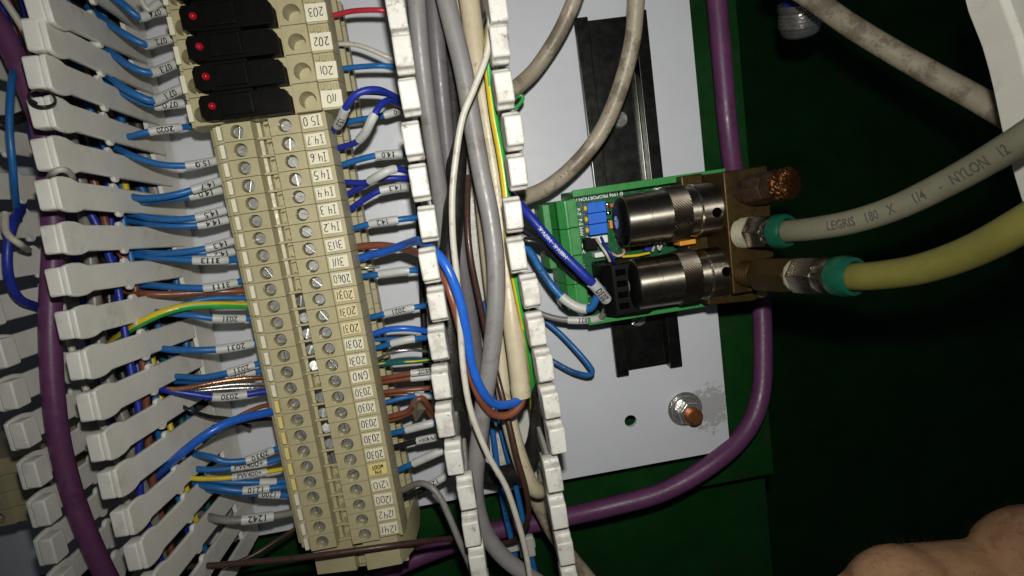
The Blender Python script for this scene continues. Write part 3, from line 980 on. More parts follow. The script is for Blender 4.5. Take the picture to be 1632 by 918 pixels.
def fitting(p0, p1, segs, name):
    """segs: (start, end, r0, r1, sides, material, part name) along p0 -> p1 as fractions"""
    ax_ = p1 - p0
    L = ax_.length
    root = None
    for (s0, s1, r0, r1_, n, mat, nm) in segs:
        if nm == 'thread':
            pf = []
            k = 6
            for q in range(k):
                u = s0 + (s1 - s0) * q / k
                pf += [((u) * L, r0 - .35), ((u + (s1 - s0) / k * .5) * L, r0 + .15)]
            mb = MB().lathe(p0, ax_, pf, n=28)
        elif nm == 'collet':
            mb = MB().lathe(p0, ax_, [(s0 * L, r0 * .93), ((s0 + .02) * L, r0), ((s1 - .05) * L, r0), (s1 * L, r0 * .9), ((s1 + .005) * L, r0 * .72), ((s1 - .10) * L, r1_)], n=40, cap1=True)
        else:
            mb = MB().lathe(p0, ax_, [(s0 * L, r0 * .95), ((s0 + .03) * L, r0), ((s1 - .03) * L, r1_), (s1 * L, r1_ * .95)], n=n, phase=.4)
        o = rl(mb, nm if root is not None else name, mat, root, smooth=32, bevel=.15 if n == 6 else 0)
        if root is None: root = o
    return root


f0, f1 = P(1186, 371, 58), P(1256, 368, 76)
fitting(f0, f1, [(.22, .62, 6.2, 6.2, 6, 'nickel', 'hex_body'), (-.08, .24, 5.5, 5.5, 24, 'teflon', 'thread'), (.60, .78, 5.6, 5.6, 36, 'nickel', 'collar'), (.74, 1.0, 5.9, 3.9, 36, 'collet_green', 'collet')], 'upper_fitting')
g0, g1 = P(1188, 436, 58), P(1362, 441, 103)
fitting(g0, g1, [(.16, .52, 6.5, 6.5, 6, 'brass_dirty', 'extension'), (-.05, .17, 4.8, 4.8, 28, 'brass_dirty', 'thread'), (.50, .56, 5.6, 5.6, 24, 'teflon', 'sealing_tape'), (.55, .76, 6.6, 6.6, 6, 'nickel', 'hex_body'), (.75, .88, 5.9, 5.9, 36, 'nickel', 'collar'), (.86, 1.0, 6.3, 4.1, 36, 'collet_green', 'collet')], 'lower_fitting')


# ================================================================== tubes and cables
def cable(name, pts, r, mat, label, cat='cable', group=None, n=14, prints=(), stripe=None, step=1.8, wob=0.0, rf=None):
    """pts: (px, py, height above the plate); prints: list of (text, px, py, size, flip, material)"""
    path = spline([P(*p) if not isinstance(p, Vector) else p for p in pts], step)
    o = tube(name, path, r, mat, n=n, stripe=stripe, wob=wob, rf=rf)
    tag(o, label, cat, group)
    acc = [0.0]
    for a, b in zip(path, path[1:]): acc.append(acc[-1] + (b - a).length)
    pp = [pix(q) for q in path]

    def arc(px, py):
        return acc[min(range(len(pp)), key=lambda i: (pp[i][0] - px) ** 2 + (pp[i][1] - py) ** 2)]
    for (s, px, py, size, flip, tm) in prints:
        text_on_tube(s, path, r, arc(px, py), size, flip, tm, o, path[0], squeeze=.72 if r > 3.5 else 1.0)
    return o, path, arc


pmat('print_faded', (0.045, 0.042, 0.035), 0.6, var=0.3, vscale=0.4)
pmat('print_white', (0.55, 0.57, 0.62), 0.6, var=0.2, vscale=0.5)
cable('air_tube', [(1238, 370, 71), (1262, 368, 78), (1300, 364, 86), (1360, 353, 96), (1430, 330, 107), (1520, 286, 120), (1600, 240, 131), (1660, 202, 139), (1740, 150, 146)], 3.75, 'tube_nylon',
      'pale printed nylon air tube leaving the upper green collet', 'air tube', n=20,
      prints=[(t_, x_, y_, 4.0, False, 'print_faded') for t_, x_, y_ in (('LEGRIS', 1343, 351), ('180', 1400, 338), ('X', 1432, 327), ('1/4', 1468, 312), ('-', 1505, 296), ('NYLON', 1552, 271), ('12', 1612, 228))])
cable('air_tube', [(1340, 441, 97), (1370, 441, 105), (1410, 438, 112), (1470, 428, 122), (1550, 400, 134), (1640, 352, 146), (1740, 290, 154)], 4.1, 'tube_yellow',
      'yellow plastic air tube leaving the lower green collet', 'air tube', n=20)
cable('supply_cable', [(1225, -45, 15), (1290, -5, 26), (1360, 44, 38), (1450, 98, 52), (1540, 148, 66), (1610, 188, 78), (1700, 240, 92)], 4.1, 'cable_beige',
      'dirty beige cable crossing the dark top right corner', n=18)

# purple cables
cable('bus_cable', [(1138, -40, -8), (1145, 30, -8), (1152, 110, -8), (1160, 200, -8), (1172, 290, -12), (1195, 380, -14), (1212, 470, -14), (1216, 560, -10), (1212, 630, -6), (1190, 685, -2), (1140, 735, 2), (1060, 782, 2), (970, 808, 0), (880, 828, -6), (780, 848, -12), (690, 878, -14), (620, 910, -12), (560, 950, -10)], 4.6, 'cable_purple',
      'thick purple cable looping round the right edge of the white plate', n=20)
cable('bus_cable', [(-40, -10, 66), (0, 45, 66), (40, 125, 66), (70, 215, 66), (80, 300, 66), (86, 380, 66), (81, 480, 68), (81, 560, 70), (88, 660, 72), (102, 740, 72), (128, 825, 72), (165, 910, 70), (200, 970, 66)], 3.2, 'cable_purple',
      'thick purple cable lying along the open top of the left duct', n=18)
# cables over the right part of the plate
cable('sheathed_cable', [(928, -40, 34), (912, 8, 32), (886, 62, 28), (852, 112, 26), (822, 140, 30), (800, 160, 34)], 3.0, 'cable_beige', 'beige sheathed cable entering the white duct near the top', n=16)
cable('sheathed_cable', [(1016, -40, 44), (1013, 15, 42), (1006, 75, 40), (985, 150, 37), (957, 212, 35), (915, 264, 33), (870, 300, 33), (830, 316, 36), (800, 322, 38)], 3.15, 'cable_beige', 'beige printed cable curving over the dark rail into the duct', n=16,
      prints=[('- - - -', 897, 279, 3.0, True, 'print_faded')])
cable('green_wire_loop', [(812, 166, 30), (822, 155, 30), (831, 152, 30), (833, 158, 30), (827, 167, 30), (818, 174, 30)], .75, 'wire_green', 'tiny green wire loop beside the white duct', 'wire', n=8, step=.6)
# central duct, bottom to top
cable('sheathed_cable', [(660, -40, 52), (665, 20, 52), (671, 90, 50), (681, 170, 46), (691, 240, 42), (701, 310, 38), (706, 380, 32), (700, 470, 26), (705, 560, 22), (720, 650, 20), (740, 740, 18)], 3.15, 'cable_grey', 'light grey cable along the left side of the white duct', n=16)
cable('sheathed_cable', [(690, -40, 40), (694, 40, 40), (702, 130, 38), (712, 230, 34), (722, 320, 30), (738, 420, 28), (752, 520, 24), (765, 620, 20), (770, 720, 16)], 3.2, 'cable_mauve', 'mauve grey cable deep in the white duct beside the black one', n=16)
cable('sheathed_cable', [(702, -40, 28), (712, 60, 28), (722, 160, 30), (727, 260, 34), (722, 350, 40), (715, 430, 46), (716, 520, 48), (722, 600, 48), (733, 680, 44), (752, 735, 36), (785, 758, 30), (828, 748, 34), (852, 712, 40), (862, 660, 46), (862, 600, 48), (854, 550, 42), (842, 500, 28)], 4.1, 'cable_black', 'thick dirty black cable looping at the foot of the white duct', n=18, wob=.01)
cable('sheathed_cable', [(702, -40, 60), (716, 20, 60), (738, 110, 60), (752, 190, 60), (768, 280, 61), (782, 350, 62), (790, 420, 63), (790, 490, 63), (782, 570, 62), (770, 650, 60), (760, 730, 57), (758, 790, 54), (772, 845, 52), (805, 890, 52), (860, 930, 52)], 3.25, 'cable_grey', 'grey cable running on top down the middle of the white duct', n=18)
cable('sheathed_cable', [(742, -40, 50), (752, 30, 50), (762, 110, 50), (776, 200, 50), (790, 290, 50), (800, 370, 52), (808, 440, 56), (816, 510, 59), (824, 570, 60), (831, 632, 60)], 3.6, 'cable_cream', 'thick cream sheath cut open above the blue and brown cores', n=18,
      rf=lambda t: 1.0 + (0.06 * math.sin(60 * t) * (t > .97)))
cable('sheathed_cable', [(732, -40, 34), (742, 60, 34), (756, 180, 34), (768, 300, 34), (780, 420, 34), (795, 540, 38), (806, 640, 42), (822, 710, 44), (842, 765, 44), (858, 782, 40), (868, 770, 32), (872, 740, 24)], 3.3, 'cable_cream', 'cream cable bending back at the foot of the white duct', n=18)
cable('sheathed_cable', [(845, 770, 20), (862, 812, 20), (890, 862, 22), (930, 912, 24), (980, 970, 26)], 3.3, 'cable_beige', 'beige cable leaving the white duct at the bottom picture edge', n=16)
cable('single_core_wire', [(786, -40, 80), (782, 30, 80), (776, 85, 80), (756, 140, 80), (738, 185, 80), (728, 240, 80), (721, 310, 80), (722, 380, 79), (729, 450, 78), (734, 530, 78), (740, 600, 78), (752, 660, 78), (778, 725, 76), (806, 775, 74), (825, 830, 72), (838, 880, 70), (848, 940, 68)], 1.05, 'wire_white', 'thin white wire wandering on top down the white duct', 'wire', n=12)


def yg(fr, j):
    a = (fr - .80 + .06 * math.sin(j * .055)) % 1.0
    return 1 if a < .5 else 0


cable('earth_wire', [(792, -40, 68), (787, 10, 68), (778, 70, 67), (779, 120, 66), (788, 190, 66), (799, 250, 66), (808, 320, 66), (811, 390, 66), (820, 440, 66), (832, 500, 64), (842, 550, 60), (848, 600, 52), (850, 650, 40)], 1.45, ['wire_green', 'wire_yellow'], 'green and yellow striped earth wire beside the cream sheath', 'wire', n=16, stripe=yg)
cable('single_core_wire', [(746, 280, 44), (745, 350, 50), (750, 410, 52), (764, 480, 50), (778, 545, 48), (795, 610, 50), (810, 670, 56), (824, 730, 58), (838, 780, 56), (842, 822, 50), (828, 855, 40), (800, 866, 32), (765, 862, 30), (735, 858, 34), (690, 861, 44), (620, 870, 52), (540, 881, 54), (460, 891, 54), (380, 898, 54), (310, 903, 54), (240, 905, 54)], 1.15, 'wire_darkbrown', 'long dark brown wire crossing below the terminal strip', 'wire', n=10)
cable('single_core_wire', [(470, 843, 26), (440, 862, 28), (405, 884, 32), (360, 905, 38)], .9, 'wire_darkbrown', 'short dark brown wire rising to the lowest terminals', 'wire', n=10)
cable('single_core_wire', [(556, 398, 36), (575, 393, 38), (610, 391, 42), (650, 398, 48), (676, 408, 60), (702, 432, 72), (722, 480, 76), (737, 540, 74), (748, 590, 72), (764, 632, 70), (786, 660, 66), (812, 661, 64), (830, 645, 62), (834, 628, 60)], 1.4, 'wire_brown', 'brown core looping out of the cut cream sheath to the terminals', 'wire', n=14)
cable('single_core_wire', [(566, 414, 36), (590, 407, 40), (620, 399, 46), (650, 388, 54), (668, 384, 66), (690, 398, 76), (712, 425, 80), (732, 475, 80), (744, 530, 78), (752, 580, 76), (766, 618, 74), (785, 642, 70), (808, 645, 66), (826, 638, 62), (832, 626, 60)], 1.55, 'wire_royal', 'bright blue core looping out of the cut cream sheath', 'wire', n=14)
cable('single_core_wire', [(680, 90, 14), (686, 140, 18), (692, 185, 22), (698, 230, 22), (706, 280, 20), (716, 340, 14)], 1.3, 'wire_blue', 'glossy blue wire between the grey cables in the white duct', 'wire', n=12)
for k, (dx, lab) in enumerate(((0, 'left one of two printed blue wires at the foot of the duct'), (26, 'right one of two printed blue wires at the foot of the duct'))):
    cable('single_core_wire', [(757 + dx * .6, 480, 12), (762 + dx * .6, 560, 12), (778 + dx * .5, 640, 14), (787 + dx * .6, 700, 16), (795 + dx * .9, 760, 16), (808 + dx, 830, 16), (820 + dx, 880, 16), (832 + dx, 940, 16)], 1.3, 'wire_blue', lab, 'wire', n=12,
          prints=[('GASOLINE AND', 803 + dx, 805, 2.0, False, 'ink')] if k == 0 else [])
# thin dark filler wires in the duct
for k, (x, z, mt, lab) in enumerate(((664, 14, 'wire_black', 'black wire low in the white duct under the light grey cable'), (790, 16, 'wire_black', 'black wire low in the white duct beneath the cream sheath'), (735, 10, 'wire_darkbrown', 'brown wire on the floor of the white duct'))):
    cable('single_core_wire', [(x + 12 * (y / 250) - 10 + rnd.uniform(-4, 4), y, z) for y in range(-40, 760, 100)], 1.4, mt, lab, 'wire', n=10)

# cable tie
tp = P(832, 868, 20)
ct = empty('cable_tie', tp, 'clear plastic cable tie round the printed blue wires', 'cable tie')
MB().box(-7.5, 6.0, -2.0, 2.0, -1.5, 1.5).build('strap', 'tie_clear', ct, bevel=.5)
MB().box(-1.5, 5.5, -5.5, 4.5, -.8, 2.6).build('head', 'tie_clear', ct, bevel=.8)



def wire(pts, r, mat, label, sleeves=(), group=None, name='single_core_wire', n=10, stripe=None, prints=(), step=1.4):
    """a wire thing with printed marker sleeves: (px, py, px, py, text, upside down)"""
    o, path, arc = cable(name, pts, r, mat, label, 'wire', group, n=n, stripe=stripe, step=step, prints=prints)
    acc = [0.0]
    for a, b in zip(path, path[1:]): acc.append(acc[-1] + (b - a).length)
    for (xa, ya, xb, yb, s_, fl_) in sleeves:
        s0, s1 = sorted((arc(xa, ya), arc(xb, yb)))
        sub = [q for q, a in zip(path, acc) if s0 <= a <= s1]
        if len(sub) < 3: continue
        rs = r + .42
        oval = 1.0
        sl = tube('marker_sleeve', [q - path[0] for q in sub], rs, 'sleeve', o, n=14, loc=Vector((0, 0, 0)))
        if s_:
            ln = s1 - s0
            V, _ = text_geo(s_, True)
            tw = max(x for x, y in V) - min(x for x, y in V)
            size = min(rs * 1.75, ln * .8 / tw)
            text_on_tube(s_, [q - path[0] for q in path], rs, (s0 + s1) / 2, size, fl_, 'ink', sl, Vector((0, 0, 0)), off=.07, rel=path[0])
    return o


# wires from the duct to the regulator plug
wire([(790, 290, 38), (815, 312, 44), (845, 345, 50), (885, 392, 53), (925, 432, 55), (948, 455, 54), (966, 477, 48)], 1.75, 'wire_navy', 'dark blue printed wire running diagonally to the black plug',
     [(944, 451, 965, 476, '2030', True)], prints=[('H05V-K   H07V-K', 882, 388, 2.0, True, 'print_white')], n=14)
wire([(815, 380, 30), (842, 398, 34), (862, 430, 38), (882, 458, 40), (900, 477, 42), (922, 490, 44), (941, 491, 46), (951, 475, 48), (960, 458, 50)], 1.55, 'wire_blue', 'light blue printed wire bending up into the black plug', [(897, 475, 938, 492, '', True)], prints=[('H05V-K', 868, 440, 2.0, True, 'ink')], n=14)
wire([(815, 350, 26), (842, 372, 30), (872, 394, 34), (900, 420, 36), (930, 440, 38), (955, 450, 40)], 1.5, 'wire_black', 'upper black wire running beneath the dark blue one to the plug', n=12)
wire([(820, 375, 36), (836, 383, 40), (858, 387, 40), (885, 408, 36), (915, 440, 34), (945, 455, 38)], 1.5, 'wire_black', 'lower black wire with a bend leaving the duct towards the plug', [(829, 376, 838, 383, '', True)], n=12)
wire([(830, 485, 22), (852, 496, 26), (880, 506, 28), (905, 510, 30), (935, 510, 32), (957, 506, 36), (966, 492, 40)], 1.25, 'wire_grey', 'grey wire with sleeve reading 2031 below the regulator plug', [(903, 510, 955, 507, '2031', True)], n=12)
wire([(850, 495, 10), (872, 514, 12), (895, 534, 14), (922, 562, 18), (940, 584, 20), (944, 594, 20), (936, 598, 19), (912, 592, 15), (885, 578, 12), (855, 560, 10)], 1.2, 'wire_blue', 'blue wire bent into a sharp V over the white plate', n=12, step=1.0, prints=[('GASOLINE AND', 907, 588, 1.8, True, 'ink')])
# thin wires on the board
for (pts, mt, lab) in (([(950, 380, 36), (958, 392, 40), (966, 404, 42), (972, 416, 40)], 'wire_white', 'short white wire above the black plug on the board'),
                       ([(958, 378, 36), (965, 392, 41), (973, 404, 43), (978, 416, 40)], 'wire_navy', 'short dark blue wire above the black plug on the board'),
                       ([(975, 404, 30), (985, 408, 33), (994, 404, 33), (994, 392, 28)], 'wire_pink', 'short pink wire between the two steel valves'),
                       ([(1040, 400, 33), (1046, 386, 36), (1051, 398, 36), (1056, 385, 34)], 'wire_white', 'tiny white wire kinked between the steel valves'),
                       ([(992, 409, 36), (1015, 407, 36), (1035, 403, 35)], 'wire_yellow', 'short yellow wire lying along the lower valve')):
    wire(pts, .55, mt, lab, n=8, step=.7)

# ------------------------------------------------------------------ wires between terminals and the white duct
GR = 'wires from the terminal strip to the white duct'
rw = [
    ([(520, 29, 36), (535, 24, 38), (560, 18, 40), (590, 16, 42), (618, 17, 42), (645, 22, 34)], .95, 'wire_red', 'red wire leaving the fuse terminal tagged 203', []),
    ([(528, 72, 36), (545, 70, 38), (570, 72, 40), (598, 82, 42), (622, 93, 42), (650, 104, 34)], .85, 'wire_white', 'off-white wire leaving the fuse terminal tagged 202', []),
    ([(535, 112, 36), (550, 109, 38), (580, 106, 40), (612, 105, 42), (650, 110, 34)], 1.0, 'wire_blue', 'blue wire leaving the fuse terminal tagged 201', []),
    ([(540, 152, 34), (560, 149, 36), (600, 148, 38), (640, 156, 32)], .9, 'wire_black', 'black wire leaving the fuse terminal tagged 110', []),
    ([(518, 218, 40), (532, 207, 46), (543, 192, 54), (553, 168, 60), (572, 148, 62), (600, 143, 60), (625, 152, 52), (648, 166, 40)], 1.2, 'wire_navy', 'dark blue wire arching high from the first terminal, sleeve 15.0', [(540, 201, 551, 174, '15.0', True)]),
    ([(522, 239, 38), (538, 236, 42), (565, 228, 48), (582, 212, 54), (594, 188, 58), (608, 166, 56), (625, 160, 50), (648, 172, 38)], 1.15, 'wire_navy', 'dark blue wire bending up from the second terminal with a blank sleeve', [(571, 224, 596, 185, '', True)]),
    ([(548, 196, 26), (565, 192, 28), (590, 188, 30), (618, 182, 32), (645, 174, 28)], 1.15, 'wire_blue', 'blue wire with sleeve low beneath the dark blue arches', [(614, 183, 638, 176, '0', True)]),
    ([(528, 268, 34), (545, 263, 37), (570, 255, 40), (600, 248, 42), (640, 245, 42), (665, 246, 34)], 1.15, 'wire_blue', 'blue wire with sleeve 14.0 from the third terminal', [(597, 249, 641, 245, '14.0', True)]),
    ([(533, 293, 36), (555, 291, 40), (582, 291, 44), (604, 280, 50), (625, 270, 50), (648, 272, 44), (665, 280, 34)], 1.15, 'wire_navy', 'dark blue wire from the fourth terminal with a blank sleeve', [(591, 288, 632, 269, '', True)]),
    ([(538, 318, 34), (555, 309, 38), (580, 296, 42), (600, 286, 42), (640, 284, 40), (665, 288, 34)], 1.1, 'wire_navy', 'dark blue wire from the fifth terminal crossing the one above', []),
    ([(543, 341, 34), (560, 332, 38), (585, 315, 42), (606, 304, 44), (640, 298, 42), (668, 300, 34)], 1.15, 'wire_navy', 'dark blue wire from the sixth terminal with sleeve 14.3', [(604, 306, 648, 298, '14.3', True)]),
    ([(548, 369, 34), (565, 364, 37), (590, 357, 40), (635, 350, 42), (668, 347, 38), (690, 350, 30)], 1.15, 'wire_blue', 'blue wire with sleeve 14.2 from the seventh terminal', [(588, 358, 635, 350, '14.2', True)]),
    ([(562, 429, 34), (580, 427, 36), (605, 426, 34)], .45, 'bare_tin', 'short bare tinned wire end at the ninth terminal', []),
    ([(562, 442, 34), (580, 440, 37), (605, 437, 40), (652, 431, 42), (680, 432, 36), (700, 436, 28)], 1.15, 'wire_blue', 'blue wire with blank sleeve from the tenth terminal', [(606, 437, 653, 431, '', True)]),
    ([(574, 511, 34), (590, 506, 37), (615, 500, 40), (660, 490, 42), (690, 486, 36), (710, 486, 28)], 1.15, 'wire_blue', 'blue wire with sleeve 2021 from the twelfth terminal', [(613, 501, 661, 490, '2021', True)]),
    ([(580, 540, 34), (595, 533, 38), (620, 525, 42), (655, 524, 42), (690, 530, 36), (710, 536, 28)], 1.25, 'wire_royal', 'violet blue wire arching from the thirteenth terminal', []),
    ([(582, 543, 30), (605, 541, 32), (645, 539, 34), (690, 538, 32), (710, 540, 28)], .7, 'wire_blue', 'thin blue wire just below the violet blue one', [(665, 540, 685, 538, '', True)]),
    ([(584, 558, 34), (605, 553, 37), (630, 546, 40), (660, 540, 40), (695, 538, 34)], 1.1, 'wire_blue', 'blue wire with short blank sleeve from the fourteenth terminal', [(627, 547, 658, 541, '', True)]),
    ([(588, 577, 34), (605, 571, 38), (622, 562, 42), (650, 558, 42), (680, 560, 38), (705, 566, 30)], .6, 'bare_tin', 'twisted bare tinned wire above the dark green one', []),
    ([(588, 584, 34), (610, 580, 37), (650, 576, 40), (700, 573, 34)], 1.2, 'wire_teal', 'dark green earth wire with yellow stripe at the fifteenth terminal', []),
    ([(592, 606, 34), (615, 602, 37), (655, 595, 40), (690, 591, 38), (712, 590, 30)], 1.0, 'wire_brown', 'upper of two brown wires with printed sleeve 2030', [(654, 595, 694, 590, '2030', False)]),
    ([(592, 611, 32), (615, 608, 35), (655, 603, 37), (690, 600, 36), (712, 600, 30)], 1.0, 'wire_brown', 'lower of two brown wires beneath the printed sleeve 2030', [(656, 603, 692, 600, '', True)]),
    ([(596, 628, 34), (620, 624, 37), (655, 621, 38), (690, 618, 36), (715, 616, 28)], 1.0, 'wire_brown', 'light brown wire from the seventeenth terminal', []),
    ([(598, 630, 32), (625, 628, 34), (660, 630, 34), (690, 632, 30)], .9, 'wire_brown', 'brown wire just under the light brown one', [(662, 630, 688, 632, '', True)]),
    ([(602, 645, 34), (620, 640, 36), (648, 633, 36), (690, 628, 30)], .95, 'wire_blue', 'blue wire between brown wires at the eighteenth terminal', []),
    ([(606, 667, 34), (625, 663, 37), (650, 655, 40), (660, 642, 44), (672, 634, 44), (684, 648, 40), (698, 668, 30)], 1.15, 'wire_brown', 'brown wire bending over beside the crumpled tape', []),
    ([(606, 672, 32), (630, 667, 35), (655, 656, 38), (672, 646, 38), (688, 664, 32), (700, 682, 26)], 1.15, 'wire_brown', 'second brown wire passing under the crumpled tape', []),
    ([(610, 694, 34), (628, 690, 37), (648, 685, 40), (690, 674, 42), (715, 668, 32)], 1.2, 'wire_blue', 'blue wire with plain grey sleeve from the twentieth terminal', [(645, 686, 692, 674, '', True)]),
    ([(615, 716, 34), (635, 711, 37), (665, 703, 40), (700, 696, 40), (720, 694, 30)], 1.15, 'wire_black', 'black wire with sleeve PIW400+', [(664, 703, 704, 695, 'PIW400+', True)]),
    ([(624, 755, 34), (642, 746, 37), (665, 736, 40), (705, 718, 42), (725, 710, 32)], 1.25, 'wire_blue', 'blue wire with plain grey sleeve at the twenty-third terminal', [(662, 737, 706, 718, '', True)]),
    ([(628, 786, 36), (645, 780, 42), (665, 771, 48), (684, 774, 52), (702, 794, 54), (718, 828, 56), (732, 862, 58), (748, 898, 58), (760, 935, 54)], 1.25, 'wire_grey', 'grey beige wire hooking down beside the white duct', []),
    ([(630, 800, 32), (650, 791, 34), (680, 776, 36), (712, 758, 36), (735, 745, 30)], 1.2, 'wire_black', 'black wire with sleeve 12 behind the hooking grey wire', [(678, 778, 712, 758, '12', True)]),
]
for pts, r, mt, lab, sl in rw:
    wire(pts, r, mt, lab, sl, GR)
# yellow stripe of the dark green wire
wire([(590, 582, 36.2), (620, 578, 38.8), (660, 576, 41.2), (695, 572, 36)], .35, 'wire_yellow', 'thin yellow wire lying along the dark green wire', [], GR, n=6)
# crumpled tape
tpx = [(654, 640), (661, 634), (668, 640), (678, 652), (670, 662), (662, 672), (657, 660), (660, 650)]
mb = MB()
cen = P(665, 653, 47)
ring = [P(a, b_, 44 + (3 if k % 2 else -1)) for k, (a, b_) in enumerate(tpx)]
low = [q + Vector((.3, -.2, -.9)) for q in ring]
nn = len(ring)
mb.add([cen] + ring + [cen - Vector((0, 0, .9))] + low, [(0, 1 + k, 1 + (k + 1) % nn) for k in range(nn)] + [(nn + 1, nn + 2 + (k + 1) % nn, nn + 2 + k) for k in range(nn)] + [(1 + k, nn + 2 + k, nn + 2 + (k + 1) % nn, 1 + (k + 1) % nn) for k in range(nn)])
tag(mb.build('tape_flag', 'tape', loc=cen), 'crumpled grey tape stuck on the brown wires', 'tape')

